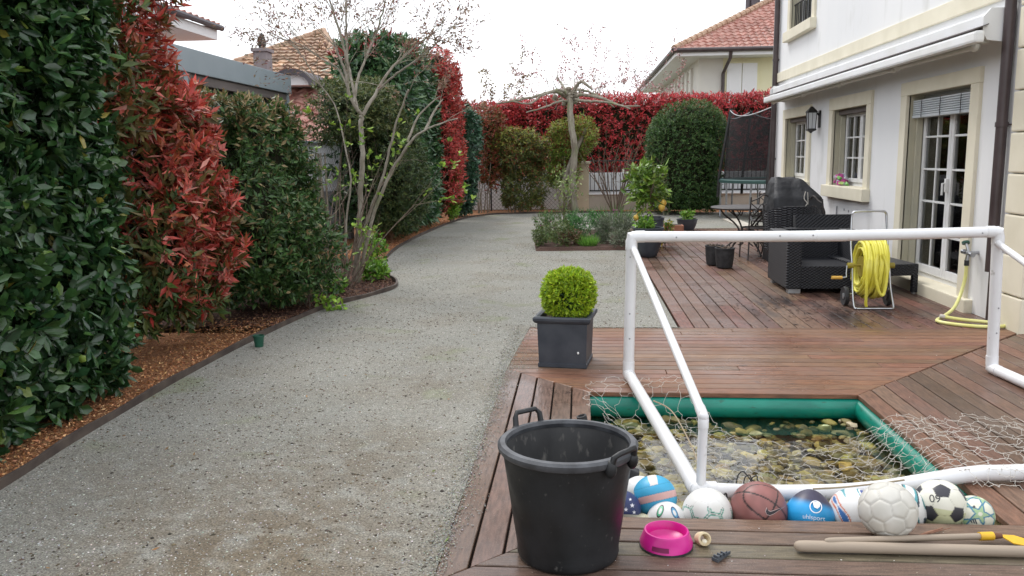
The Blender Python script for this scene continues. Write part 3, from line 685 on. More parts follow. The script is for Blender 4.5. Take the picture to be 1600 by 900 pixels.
def casement(hole, leaves, rows, name, handle=False):
    y0, y1, z0, z1 = hole; X = HX+RD; fr = MB()
    fw = .05
    fr.bbox(X, X+.06, y0, y1, z0, z0+fw, .004); fr.bbox(X, X+.06, y0, y1, z1-fw, z1, .004); fr.bbox(X, X+.06, y0, y0+fw, z0+fw, z1-fw, .004); fr.bbox(X, X+.06, y1-fw, y1, z0+fw, z1-fw, .004)
    f = fr.build(name, M['white_paint'], house)
    ORG[f.name] = ORG[house.name]
    lw = (y1-y0-2*fw)/leaves; panes = MB()
    for l in range(leaves):
        a = y0+fw+l*lw+.004; b = a+lw-.008; st = .055; c0, c1 = z0+fw+.004, z1-fw-.004; sa = MB(); Xs = X-.018
        bot = .055 if rows < 5 else .09
        sa.bbox(Xs, X+.03, a, a+st, c0, c1, .006); sa.bbox(Xs, X+.03, b-st, b, c0, c1, .006); sa.bbox(Xs, X+.03, a+st, b-st, c0, c0+bot, .006); sa.bbox(Xs, X+.03, a+st, b-st, c1-st, c1, .006)
        mid_ = (a+b)/2; sa.bbox(Xs+.008, X+.02, mid_-.011, mid_+.011, c0+bot, c1-st, .003)
        for r_ in range(1, rows):
            zz = c0+bot+(c1-st-c0-bot)*r_/rows; sa.bbox(Xs+.006, X+.022, a+st, b-st, zz-.011, zz+.011, .003)
        sa.build('sash', M['white_paint'], f)
        panes.box(X+.004, X+.010, a+st, b-st, c0+bot, c1-st)
    panes.build('glass_panes', GLASS, f)
    cu = MB(); n = 60
    for (ca, cb) in ((y0+.05, y0+(y1-y0)*.47), (y1-(y1-y0)*.47, y1-.05)):
        vs = []
        for k in range(n+1):
            yy = ca+(cb-ca)*k/n; xx = X+.075+.012*math.sin(k*.9)+.006*math.sin(k*2.3); vs += [(xx, yy, z0+.02), (xx, yy, z1-.02)]
        cu.add(vs, [(2*k, 2*k+2, 2*k+3, 2*k+1) for k in range(n)])
    cu.build('curtain', M['curtain'], f)
    if handle:
        hh = MB(); ym = (y0+y1)/2; hh.bbox(X-.05, X-.018, ym-.02, ym+.02, 1.08, 1.22, .006); hh.tube([(X-.05, ym, 1.17), (X-.075, ym, 1.17), (X-.075, ym+.0, 1.05)], .011, 8); hh.build('handle', M['white_paint'], f, smooth=True)
    return f
casement(holes['w1'], 2, 3, 'window'); casement(holes['w2'], 2, 3, 'window'); casement(holes['door'], 2, 5, 'glazed_door', True); casement(holes['up'], 2, 3, 'window')
# packed external blinds
m = MB(); y0, y1, z0, z1 = holes['door']
for k in range(7): m.bbox(HX+.03, HX+.13, y0+.03, y1-.03, 1.90+k*.023, 1.918+k*.023, .006)
m.bbox(HX+.025, HX+.135, y0+.02, y1-.02, 1.865, 1.896, .006)
m.build('packed_blind', M['blind'], house)
m = MB()
for yy in (y0+.3, (y0+y1)/2, y1-.3):
    m = MB(); pts = [(HX+.02-.01*(k % 2), yy+.012*(-1)**k, 1.87+k*.018) for k in range(11)]; m.tube(pts, .004, 5); m.build('blind_cord', M['cord'], house)
for nm in ('w1', 'w2'):
    y0, y1, z0, z1 = holes[nm]; m = MB(); m.bbox(HX+.05, HX+.14, y0+.02, y1-.02, z1-.07, z1-.005, .006); m.build('blind_rail', M['slat'], house)
for nm in holes:
    y0, y1, z0, z1 = holes[nm]; m = MB(); m.bbox(HX+.08, HX+.142, y1-.05, y1-.005, z0+.006, z1-.08, .004); m.build('blind_guide', M['stone_jamb'], house)
m = MB(); m.bbox(HX-.035, HX+.02, HY0-.035, HY1, 2.79, 2.955, .008); m.build('belt_course', M['stone'], house)
m = MB(); m.box(HX-.45, 13.5, HY0-.45, HY1+.45, HZ, HZ+.18); m.build('eaves', M['white_paint'], house)
m = MB(); m.add([(HX-.5, HY0-.5, HZ+.181), (13.6, HY0-.5, HZ+.181), (13.6, HY1+.5, HZ+.181), (HX-.5, HY1+.5, HZ+.181), (7, 10.5, 8.6), (10, 12.5, 8.6)], [(0, 1, 5, 4), (1, 2, 5), (2, 3, 4, 5), (3, 0, 4)]); m.build('roof', M['tile_red'], house)
# banded corner stones
m = MB(); z = -.05; i = 0
while z < 6.15:
    m.bbox(HX-.045, HX+.42, HY0-.045, HY0+.34, z+.006, z+.335, .014); z += .34
m.build('corner_stones', M['stone'], house)
# railing of the upper window
m = MB(); y0, y1, z0, z1 = holes['up']; xr = HX+.05
for zz in (3.64, 4.02): m.tube([(xr, y0, zz), (xr, y1, zz)], .014, 6)
for k in range(13): yy = y0+.05+k*(y1-y0-.1)/12; m.tube([(xr, yy, 3.64), (xr, yy, 4.02)], .009, 6)
m.build('window_railing', M['black_metal'], house)
# pipes
def pipe(x, y, z0, z1, r, brackets, name, lower=None):
    m = MB(); m.tube([(x, y, z0), (x, y, z1)], r, 14)
    for b in brackets: m.tube([(x, y, b-.02), (x, y, b+.02)], r*1.16, 14); m.tube([(x, y, b), (x+.12, y-.08, b)], .008, 6)
    if lower: m.tube([(x+.015, y, lower), (x+.015, y, z0+.02)], r*.55, 10)
    m.build(name, M['brown_pipe'], house, smooth=True)
pipe(HX-.06, 7.56, .45, 6.2, .046, (1.72, 3.4), 'downpipe', -.02); pipe(HX-.06, 16.12, 0, 6.2, .05, (1.4, 3.2), 'downpipe')
m = MB(); m.ell((HX-.005, 14.0, 2.62), .02, .04, .09, 10, 6); m.build('wall_vent', M['blind'], house)
m = MB()
for yy, zz in ((11.9, .72), (11.7, .71)): MB().ell((HX-.004, yy, zz), .006, .018, .018, 8, 5).build('wall_cap', M['far_grey'], house)
m.tube([(HX-.015, 12.2, .45), (HX-.015, 12.2, .75)], .01, 6)
m.build('wall_conduit', M['far_grey'], house)

# ---- awning
aw = thing('retractable_awning', 'long white folding arm awning mounted above the ground floor windows', 'awning', (3.5, 11.5, 2.5))
Ya, Yb = 7.62, 15.55
m = MB(); m.bbox(3.44, HX, Ya, Yb, 2.475, 2.66, .02); m.build('cassette', M['awning_white'], aw)
def plate(y):
    m = MB(); m.prism([(3.40, y, 2.50), (3.44, y, 2.43), (HX-.0, y, 2.40), (HX-.0, y, 2.69), (3.46, y, 2.69), (3.40, y, 2.62)], (0, -.03, 0)); m.build('end_plate', M['awning_white'], aw)
plate(Ya-.002); plate(Yb+.034)
m = MB(); m.bbox(3.25, 3.33, 7.38, 15.4, 2.385, 2.483, .022); m.build('front_bar', M['awning_white'], aw)
m = MB(); m.add([(3.25, 7.4, 2.487), (3.25, 15.4, 2.487), (3.46, 15.4, 2.56), (3.46, 7.6, 2.56), (3.25, 7.4, 2.496), (3.25, 15.4, 2.496), (3.46, 15.4, 2.567), (3.46, 7.6, 2.567)], [(0, 1, 2, 3), (4, 7, 6, 5), (0, 4, 5, 1), (1, 5, 6, 2), (2, 6, 7, 3), (3, 7, 4, 0)]); m.build('fabric', mat('awn_fabric', (.10, .085, .085), rough=.8), aw)
for (a, b) in ((7.72, 9.35), (9.6, 11.2), (11.55, 13.1), (13.35, 15.1)):
    m = MB(); m.tube([(3.40, a, 2.395), (3.36, b, 2.385)], [.034, .028], 10)
    for q, x in ((a, 3.40), (b, 3.36)): m.ell((x, q, 2.39), .045, .06, .045, 10, 6)
    m.bbox(3.385, 3.5, a-.07, a+.05, 2.41, 2.48, .01)
    m.build('folding_arm', M['awning_cream'], aw, smooth=True)

# ---- wall lantern
la = thing('wall_lantern', 'black wall lantern with frosted panes between the two farther windows', 'lantern', (HX, 13.28, 2.0))
m = MB(); cx_, cy_ = HX-.13, 13.28
m.bbox(HX-.02, HX, cy_-.05, cy_+.05, 1.88, 2.14, .006); m.tube([(HX-.01, cy_, 2.06), (HX-.07, cy_, 2.12), (cx_, cy_, 2.17)], .012, 8)
q = math.sqrt(2)
m.lathe([(.02, 2.20), (.04*q, 2.165), (.072*q, 2.125), (.072*q, 2.11), (.06*q, 2.105)], (cx_, cy_, 0), 4)
m.lathe([(.055*q, 1.87), (.064*q, 1.86), (.064*q, 1.845), (.03, 1.82), (.012, 1.80)], (cx_, cy_, 0), 4)
for dx, dy in ((-1, -1), (1, -1), (1, 1), (-1, 1)): m.tube([(cx_+dx*.053, cy_+dy*.053, 1.865), (cx_+dx*.062, cy_+dy*.062, 2.115)], .006, 5)
for s_ in (-1, 1):
    m.tube([(cx_+s_*.056, cy_, 1.865), (cx_+s_*.064, cy_, 2.115)], .003, 5); m.tube([(cx_, cy_+s_*.056, 1.865), (cx_, cy_+s_*.064, 2.115)], .003, 5)
m.build('lantern_frame', M['black_metal'], la)
MB().lathe([(.048*q, 1.87), (.057*q, 2.108)], (cx_, cy_, 0), 4).build('lantern_pane', LANT, la)

# ---- garden tap
tp = thing('garden_tap', 'chrome garden tap with green handle on the white wall by the downpipe', 'tap', (HX, 7.93, .58))
m = MB(); tx = HX-.09
m.tube([(HX, 7.93, .575), (tx-.03, 7.93, .575)], .016, 10); m.tube([(tx, 7.86, .565), (tx, 8.02, .575)], .015, 10); m.tube([(tx, 7.93, .575), (tx-.01, 7.93, .50)], .017, 10); m.tube([(tx, 7.93, .58), (tx-.01, 7.965, .655)], .012, 10)
m.tube([(tx, 8.0, .575), (tx, 8.04, .575)], .024, 10); m.tube([(tx, 7.84, .565), (tx, 7.87, .565)], .024, 10)
m.build('tap_body', M['chrome'], tp, smooth=True)
m = MB(); m.tube([(tx-.012, 7.965, .655), (tx-.012, 7.975, .672)], .034, 12); m.build('tap_handle', M['green_cup'], tp, smooth=True)
m = MB(); m.tube([(tx-.01, 7.93, .505), (tx-.01, 7.93, .455)], .021, 12); m.build('hose_connector', M['rubber'], tp, smooth=True)
m = MB(); h0 = Vector((tx-.01, 7.93, .46))
P = [h0, h0+Vector((-.003, 0, -.12)), h0+Vector((-.06, -.05, -.28)), (3.38, 7.72, .09), (3.26, 7.64, .03), (3.16, 7.52, .017), (3.22, 7.38, .017), (3.40, 7.27, .017), (3.58, 7.26, .02), (3.66-.02, 7.33, .02), (3.55, 7.43, .022), (3.35, 7.52, .03), (3.24, 7.56, .045)]
m.tube(smooth_path(P, 8), .0155, 10); g = m.build('garden_hose', M['hose_pale'], org=(3.4, 7.5, 0), smooth=True)
tag(g, 'short pale yellow hose looping on the deck below the wall tap', 'hose')
g2 = MB(); g2.tube([(3.24, 7.56, .045), (3.20, 7.57, .05)], .019, 10); gg = g2.build('hose_end', M['rope'], g, smooth=True)

# ---- toy pile on the sill
t = thing('toy_bag', 'clear bag of colourful toys on the middle window sill', 'toys', (3.72, 12.25, 1.04))
m = MB()
for i in range(26):
    c = random.choice([(.5, .08, .3), (.2, .5, .12), (.12, .25, .6), (.6, .6, .65), (.35, .05, .2), (.5, .7, .2), (.55, .6, .7)])
    m.bbox(-.035, .035, -.03, .03, -.02, .02, .006, Matrix.Translation((3.70+rng.uniform(-.05, .05), 12.25+rng.uniform(-.14, .14)*(1-i/40), 1.06+i*.0045))@Matrix.Rotation(rng.uniform(0, 3), 4, (rng.random(), rng.random(), 1)), c)
m.build('toys', M['toy'], t)

# ================================================================ FAR BUILDINGS
def tile_roof(name, poly, u, material, parent, step=.34, wave=.26, amp=.035, col1=(1, 1, 1), mixv=.10, cell=.065):
    """poly: planar 3D outline; rows run along u; real stepped, waved tiles"""
    P = [Vector(p) for p in poly]; u = Vector(u).normalized(); n = (P[1]-P[0]).cross(P[2]-P[0]).normalized()
    if n.z < 0: n = -n
    v = n.cross(u).normalized(); v = v if v.z > 0 else -v; o = P[0]; q = [((p-o).dot(u), (p-o).dot(v)) for p in P]
    ly = q; v0, v1 = min(p[1] for p in q), max(p[1] for p in q); V = []; F = []; C = []; rows = int((v1-v0)/step)+1
    for r_ in range(rows):
        a, b = v0+r_*step, min(v0+(r_+1)*step, v1); st = clip(q, 1, a+1e-4, b)
        if len(st) < 3: continue
        ulo, uhi = min(p[0] for p in st), max(p[0] for p in st)
        def lim(vv):
            s2 = clip(q, 1, vv-1e-3, vv+1e-3)
            return (min(p[0] for p in s2), max(p[0] for p in s2)) if s2 else None
        la_, lb_ = lim(a+2e-3), lim(b-2e-3)
        if not la_ or not lb_: continue
        k = max(2, int((max(la_[1]-la_[0], .1))/cell)); base = len(V); sh = rng.normal(0, mixv, int((uhi-ulo)/wave)+4)
        for (lm, vv, h) in ((la_, a, -.02), (la_, a, .05), (lb_, b, .0)):
            for i in range(k+1):
                uu = lm[0]+(lm[1]-lm[0])*i/k; hh = h+amp*(math.sin(2*math.pi*uu/wave)) if h > -.01 else h
                V.append(o+u*uu+v*vv+n*hh); c = 1+sh[int((uu-ulo)/wave)]; C.append((c, c*rng.uniform(.97, 1.03), c))
        for j in range(2):
            for i in range(k): F.append((base+j*(k+1)+i, base+j*(k+1)+i+1, base+(j+1)*(k+1)+i+1, base+(j+1)*(k+1)+i))
    mm = MB(); mm.v = [tuple(x) for x in V]; mm.f = F; mm.c = C; mm.mi = [0]*len(F); return mm.build(name, material, parent)
def ridgecaps(m, a, b, r=.13, step=.36):
    a, b = Vector(a), Vector(b); n = int((b-a).length/step)
    for i in range(n):
        p, q_ = a+(b-a)*i/n, a+(b-a)*(i+1.08)/n; m.tube([p, q_], [r*1.15, r*.9], 8)
# yellow house
yh = thing('yellow_house', 'pale yellow house with red tiled hip roof and white shutters beyond the red hedge', 'house', (9, 41, 0))
E0 = Vector((3.8, 35.0, 5.95)); X1 = 16.2; Yf = 55.0; A1 = Vector((9.1, 40.6, 8.85)); A2 = Vector((11.2, 40.6, 8.85)); A3 = Vector((9.1, 49.4, 8.85)); A4 = Vector((11.2, 49.4, 8.85))
c1, c2, c3, c4 = E0, Vector((X1, 35, 5.95)), Vector((X1, Yf, 5.95)), Vector((3.8, Yf, 5.95))
tile_roof('roof', [c1, c2, A2, A1], (1, 0, 0), M['tile_red'], yh, step=.36, wave=.30, cell=.075)
m = MB(); m.add([c1, c4, A3, A1], [(0, 1, 2, 3)]); m.add([c2, c3, A4, A2], [(0, 1, 2, 3)]); m.add([A1, A2, A4, A3], [(0, 1, 2, 3)]); m.build('roof_side', M['tile_red'], yh)
m = MB(); ridgecaps(m, c1+Vector((0, 0, .05)), A1+Vector((0, 0, .06))); ridgecaps(m, A1+Vector((0, 0, .06)), A2+Vector((0, 0, .06))); m.build('ridge_tiles', M['tile_mix'], yh, smooth=True)
m = MB(); m.box(5.0, X1-1.2, 36.25, Yf-1.2, -.5, 5.8); m.build('wall', M['yellow_wall'], yh)
m = MB(); m.box(4.96, 5.95, 36.2, 37.0, -.5, 5.78); m.box(4.965, 5.0, 37.0, 53.8, -.5, 5.78)
for k in range(10):
    yy = 38+k*1.5; m.box(4.86, 4.965, yy, yy+.75, 2.9, 5.5)
m.build('corner_pilaster', M['pale_wall'], yh)
m = MB(); m.box(3.86, X1-.06, 35.06, Yf-.06, 5.70, 5.88); m.build('soffit', M['shutter'], yh)
m = MB(); m.tube([(3.75, 34.95, 5.92), (X1, 34.95, 5.92)], .09, 8); m.tube([(3.75, 34.95, 5.92), (3.75, Yf, 5.92)], .09, 8); m.build('gutter', M['brown_pipe'], yh, smooth=True)
m = MB(); m.tube([(6.05, 35.0, 5.9), (6.05, 35.1, 5.6), (5.95, 36.1, 5.1), (5.95, 36.14, 0)], .07, 8); m.build('downpipe', M['brown_pipe'], yh, smooth=True)
m = MB()
m.bbox(6.02, 7.42, 36.15, 36.25, 2.9, 5.56, .02); m.build('window_surround', M['yellow_wall'], yh)
for x in (6.10, 6.73):
    m = MB(); m.bbox(x, x+.6, 36.07, 36.155, 3.05, 5.48, .015)
    for k in range(26): m.box(x+.06, x+.54, 36.045, 36.07, 3.20+k*.08, 3.20+k*.08+.05)
    m.build('shutter', M['shutter'], yh)
m = MB(); m.tube([(7.95, 40.0, 7.2), (7.95, 40.0, 9.05)], .2, 10); m.tube([(7.68, 40.2, 7.2), (7.68, 40.2, 8.75)], .14, 10); m.tube([(7.95, 40.0, 9.15), (7.95, 40.0, 9.35)], .24, 10); m.tube([(7.95, 40.0, 9.0), (7.95, 40.0, 9.2)], .1, 8); m.build('chimney', M['dark_sheet'], yh, smooth=True)

yh.location.z = AY(1048, 77, 35).z-5.97
# left neighbour with mottled tile roof and eyebrow dormer
lh = thing('tiled_house', 'neighbouring house with mottled brown tiled roof and eyebrow dormer behind the left hedges', 'house', (-7.5, 24, 0))
Ap = AY(505, 48, 24.0); La = Vector((Ap.x-6.3, 18.8, 1.9)); Lb = Vector((Ap.x+2.75, 18.8, 1.9))
k_ = .62
def onl(a, b, t): return a+(b-a)*t
tile_roof('roof', [onl(La, Ap, .47), onl(Lb, Ap, .47), Ap], (1, 0, 0), M['tile_mix'], lh, step=.2, wave=.22, amp=.02, mixv=.28, cell=.075)
tile_roof('lower_roof', [La, Lb, onl(Lb, Ap, .47)+Vector((0, -.04, -.03)), onl(La, Ap, .47)+Vector((0, -.04, -.03))], (1, 0, 0), M['tile_red'], lh, step=.3, wave=.3, mixv=.12, cell=.075)
m = MB(); B1 = Vector((La.x, 29, 1.9)); B2 = Vector((Lb.x, 29, 1.9)); m.add([La, Ap, B1, B2, Lb], [(0, 1, 2), (1, 4, 3), (2, 3, 1)]); m.build('roof_back', M['tile_mix'], lh)
m = MB(); ridgecaps(m, La, Ap, .09, .3); ridgecaps(m, Ap, Lb, .09, .3); m.build('ridge_tiles', M['tile_mix'], lh, smooth=True)
m = MB(); m.box(La.x+.5, Lb.x-.5, 19.5, 28.6, -.5, 1.95); m.build('wall', M['far_white'], lh)
dc = AY(458, 133, 20.3); m = MB(); a_ = [(dc.x+.40*math.cos(t_), 20.3, dc.z+.26*math.sin(t_)) for t_ in np.linspace(0, math.pi, 15)]; m.prism(a_, (0, 2.4, 0)); m.build('dormer', M['shutter'], lh)
m = MB(); ao = [(dc.x+.56*math.cos(t_), 20.15, dc.z-.04+.42*math.sin(t_)) for t_ in np.linspace(0.05, math.pi-.05, 15)]; ai = [(dc.x+.44*math.cos(t_), 20.15, dc.z-.04+.29*math.sin(t_)) for t_ in np.linspace(.05, math.pi-.05, 15)]
for i in range(14): m.prism([ao[i], ao[i+1], ai[i+1], ai[i]], (0, 2.6, 0))
m.build('dormer_roof', M['dark_sheet'], lh)
m = MB(); ch = AY(407, 112, 20.0); ch.z -= .14; m.bbox(ch.x-.16, ch.x+.16, 20, 20.4, ch.z-1.2, ch.z+.61, .01); m.bbox(ch.x-.2, ch.x+.2, 19.95, 20.45, ch.z+.61, ch.z+.69, .01); cm_ = m.build('chimney', M['chimney'], lh)
m = MB(); m.lathe([(.085, ch.z+.69), (.085, ch.z+.76), (.10, ch.z+.77), (.095, ch.z+.9), (.05, ch.z+1.02), (.005, ch.z+1.08)], (ch.x, 20.2, 0), 12); m.build('chimney_cap', M['black_metal'], cm_, smooth=True)
# far left house: eaves corner only
fh = thing('far_house', 'corner of a tiled eave with white soffit above the grey carport', 'house', (-11.5, 22, 0))
ec = AY(338, 44, 20.0)
tile_roof('roof', [Vector((ec.x, 9, ec.z+.08)), Vector((ec.x, 20.2, ec.z+.08)), Vector((ec.x-2.6, 20.2, ec.z+.62)), Vector((ec.x-2.6, 9, ec.z+.62))], (0, 1, 0), M['tile_red'], fh, step=.3, wave=.3, cell=.1)
m = MB(); m.box(ec.x-5, ec.x-2.61, 9, 20.2, ec.z+.3, ec.z+.6); m.build('ridge', M['tile_red'], fh)
m = MB(); m.tube([(ec.x+.03, 9, ec.z+.03), (ec.x+.03, 20.25, ec.z+.03)], .07, 8); m.tube([(ec.x+.03, 20.25, ec.z+.03), (ec.x-2, 20.25, ec.z+.2)], .05, 8); m.build('gutter', M['dark_sheet'], fh)
m = MB(); m.box(ec.x-5, ec.x-.05, 9.05, 20.15, ec.z-.26, ec.z-.03); m.build('soffit', M['shutter'], fh)
m = MB(); m.box(ec.x-5, ec.x-1.2, 9.5, 19.6, -.5, ec.z-.26); m.build('wall', M['far_white'], fh)

# carport
cp = thing('carport', 'grey metal carport with timber slat side behind the left shrubs', 'carport', (-6.4, 12, 0))
m = MB(); m.bbox(-8, -5.0, 6.5, 14.5, 2.63, 2.94, .01); m.build('roof_beam', M['grey_beam'], cp)
for y in (6.7, 10.6, 14.40): m = MB(); m.bbox(-5.14, -5.03, y-.06, y+.06, -.5, 2.63, .006); m.build('post', M['grey_beam'], cp)
m = MB(); m.box(-5.13, -5.04, 6.76, 14.33, 2.5, 2.62); 
for k in range(9): m.bbox(-5.12, -5.07, 6.77, 14.33, 1.25+k*.135, 1.25+k*.135+.085, .006)
m.build('slats', M['slat'], cp)
MB().bbox(-5.30, -5.26, 6.77, 14.33, .2, 2.6, .006).build('side_panel', M['dark_sheet'], cp)  # dark sheet added behind the slats, standing in for the carport's inner shade
m = MB(); m.box(-8, -5.6, 6.6, 14.2, -.5, 2.5); m.build('rear_panel', M['dark_sheet'], cp)

# side wall + mesh fence
t = thing('boundary_wall', 'white over grey boundary wall with metal capping seen through the bare shrub', 'wall', (-6.5, 15.7, 0))
m = MB(); m.bbox(-9, -4.35, 15.6, 15.8, .90, 1.80, .01); m.build('upper_wall', M['far_white'], t)
m = MB(); m.bbox(-9, -4.35, 15.56, 15.8, -.5, .898, .01); m.build('lower_wall', M['far_grey'], t)
m = MB(); m.bbox(-9, -4.33, 15.54, 15.84, 1.80, 1.85, .006); m.build('coping', M['grey_beam'], t)
def meshfence(name, label, a, b, h, posts, wire):
    t = thing(name, label, 'fence', a); a, b = Vector(a), Vector(b); Ld = (b-a).length; d = (b-a)/Ld; m = MB(); n = int(Ld/.11)
    for k in range(-int(h/.11), n):
        for sgn in (1, -1):
            s0, z0 = (k*.11, 0) if sgn == 1 else (k*.11+h, 0); p0 = max(0, s0) if sgn == 1 else s0
            if sgn == 1: u0, w0, u1, w1 = s0, 0, s0+h, h
            else: u0, w0, u1, w1 = s0, 0, s0-h, h
            pts = []
            for (u_, w_) in ((u0, w0), (u1, w1)): pts.append([u_, w_])
            if max(u0, u1) < 0 or min(u0, u1) > Ld: continue
            for i_ in (0, 1):
                j_ = 1-i_
                for L_, cond in ((0, pts[i_][0] < 0), (Ld, pts[i_][0] > Ld)):
                    if cond: tt = (L_-pts[i_][0])/(pts[j_][0]-pts[i_][0]); pts[i_] = [L_, pts[i_][1]+(pts[j_][1]-pts[i_][1])*tt]
            m.tube([a+d*pts[0][0]+Vector((0, 0, pts[0][1])), a+d*pts[1][0]+Vector((0, 0, pts[1][1]))], wire, 3, caps=False)
    for z in (.03, h): m.tube([a+Vector((0, 0, z)), b+Vector((0, 0, z))], wire*1.6, 4)
    m.build('wire_mesh', M['rubber'], t)
    for k in range(posts): p = a+d*(Ld*k/(posts-1)); MB().tube([p, p+Vector((0, 0, h+.1))], .022, 8).build('post', M['rubber'], t)
meshfence('wire_fence', 'dark diamond wire fence in front of the white and grey boundary wall', (-4.45, 8.6, 0), (-4.45, 15.5, 0), 1.75, 4, .0019)
meshfence('wire_fence', 'dark wire fence on thin posts before the white wall behind the back shrubs', (-3.6, 23.45, 0), (-.25, 23.45, 0), 1.55, 4, .0035)

# back boundary
t = thing('back_wall', 'low white wall running along the foot of the red hedge', 'wall', (1.5, 24.2, 0))
MB().bbox(-4.7, 8.5, 24.1, 24.3, -.5, 1.02, .01).build('wall', M['far_white'], t)
t = thing('gate_pier', 'cream rendered pier with flat cap at the left end of the railing', 'pier', (.13, 23.7, 0))
MB().bbox(-.08, .26, 23.45, 23.85, -.1, 1.28, .01).build('shaft', M['pier'], t); MB().bbox(-.12, .30, 23.41, 23.89, 1.28, 1.35, .01).build('cap', M['stone'], t)
t = thing('railing_wall', 'low cream garden wall carrying a black railing beside the pier', 'railing', (3.5, 23.65, 0))
MB().bbox(.26, 8, 23.55, 23.8, -.1, .42, .01).build('plinth', M['lowwall'], t); MB().bbox(.262, 8, 23.51, 23.84, .42, .46, .008).build('coping', M['far_white'], t)
m = MB()
for z in (.53, 1.36): m.bbox(.28, 8, 23.65, 23.69, z-.02, z+.02, .004)
for k in range(64): x = .30+k*.12; m.box(x-.009, x+.009, 23.661, 23.679, .53, 1.36)
m.build('bars', M['black_metal'], t)
# ================================================================ HEDGES AND PLANTS
LAU = [(.030, .078, .028), (.045, .105, .032), (.024, .062, .026), (.07, .14, .04), (.17, .24, .05)]
TOP = (0, 0, 0)
# near laurel hedge
hedge('laurel_hedge', 'tall dark green glossy laurel hedge filling the left edge of the garden', 'hedge', (-3.80, 3.42, 1.50), (.88, 2.0, 1.65), 5, 7200, 8, .096, .046, LAU+[(.30, .26, .05)], [5, 6, 4, 2.5, .4, .12],
      seed=3, depth=.28, shrink=.36, lumps=.18, ls=2.6, zmin=.03, rounded=True, lm='leaf_laurel', face=(1, -.2, 0), stems=7, spread=1.0, up=.25, droop=.28)
# red photinia, near
GRN = [(.035, .075, .02), (.05, .095, .025), (.08, .11, .03)]
REDS = np.array([(.42, .045, .04), (.50, .085, .06), (.33, .03, .03), (.55, .14, .10)])
def redmix(zc, hz, pr):
    def f(B, C, dk, sid):
        n = sid.max()+1; r = rng.random(n)[sid]; p = pr(B); red = (r < p*(1-.55*dk)); m_ = int(red.sum())
        C = C.copy(); C[red] = np.clip(REDS[rng.integers(0, 4, m_)]*(1+rng.normal(0, .18, (m_, 1))), .01, 1)
        half = (~red) & (r < p+.18); C[half] = C[half]*np.array([2.2, .95, .9]); return C
    return f
P_up = AY(300, 20, 6.3)
def shrub(*a, **k): return hedge(*a, **k)
def photred(B, C, dk, sid):
    n = sid.max()+1; r = rng.random(n)[sid]; out_ = np.clip((B[:, 1]-5.85)/.55+(B[:, 0]+3.35)*.9+.25, .12, 1)     # the outer side carries the young shoots
    p = .80*out_*np.clip((B[:, 2]-.15)/.6, .15, 1); red = r < p*(1-.5*dk); k = int(red.sum()); C = C.copy(); C[red] = np.clip(REDS[rng.choice(6, k, p=[.25, .25, .15, .15, .1, .1])]*(1+rng.normal(0, .2, (k, 1))), .01, 1)
    half = (~red) & (r < p+.20); C[half] = np.array([.16, .12, .04])*(1+rng.normal(0, .25, (int(half.sum()), 1))); return C
REDS = np.array([(.56, .08, .06), (.62, .14, .11), (.42, .05, .04), (.68, .29, .24), (.58, .17, .08), (.45, .15, .07)])
shrub('photinia_shrub', 'tall photinia with bright red young leaves between laurel and green shrub', 'shrub', (-3.5, 6.7, 1.6), (.7, .8, 1.6), 2.6, 980, 9, .112, .036, [(.055, .10, .03), (.075, .13, .035), (.11, .13, .04)], [3, 3, 2], seed=11, depth=.32, lumps=.16, ls=2.8, zmin=.12,
      stems=4, shrink=.34, face=(1, -.6, 0), colfun=photred, spread=1.0, blobs=[((-3.60, 6.15, 2.45), (.52, .72, .95), .95), ((-3.47, 6.75, 1.50), (.54, .66, .78), .9), ((-3.45, 6.35, .75), (.55, .70, .66), .7)])
VIB = [(.055, .115, .035), (.075, .15, .042), (.04, .085, .03), (.16, .15, .06), (.12, .14, .05)]
def tipcol(thr, tint, prob=.6):
    def f(B, C, dk, sid):
        z = B[:, 2]; k = (dk < .35) & (rng.random(len(B)) < prob*np.clip((z-thr)/.6, .12, 1)); C = C.copy(); C[k] = np.array(tint)*(1+rng.normal(0, .2, (k.sum(), 1))); return C
    return f
shrub('bronze_green_shrub', 'dense bushy green shrub with bronze young tips beside the red photinia', 'shrub', (-3.4, 7.95, 1.05), (.75, .75, 1.05), 3.6, 1750, 8, .072, .030, VIB, [4, 4, 2, .8, .5], seed=21, depth=.25, lumps=.17, ls=3.2,
      zmin=.08, stems=5, face=(1, -.4, 0), colfun=tipcol(1.5, (.36, .27, .14), .55), blobs=[((-3.28, 8.0, 1.16), (.52, .80, 1.06), 1.15), ((-3.10, 8.1, .55), (.48, .6, .55), .45)])
shrub('bronze_green_shrub', 'smaller bronze tipped green shrub just before the bare tree', 'shrub', (-3.3, 9.0, .85), (.55, .5, .9), 3.4, 1200, 8, .066, .029, VIB, [4, 4, 2, .8, .5], seed=25, depth=.24, lumps=.15, ls=3.2,
      zmin=.08, stems=4, face=(1, -.4, 0), colfun=tipcol(1.35, (.36, .27, .14), .45), blobs=[((-3.18, 8.72, .90), (.40, .40, .88), 1)])
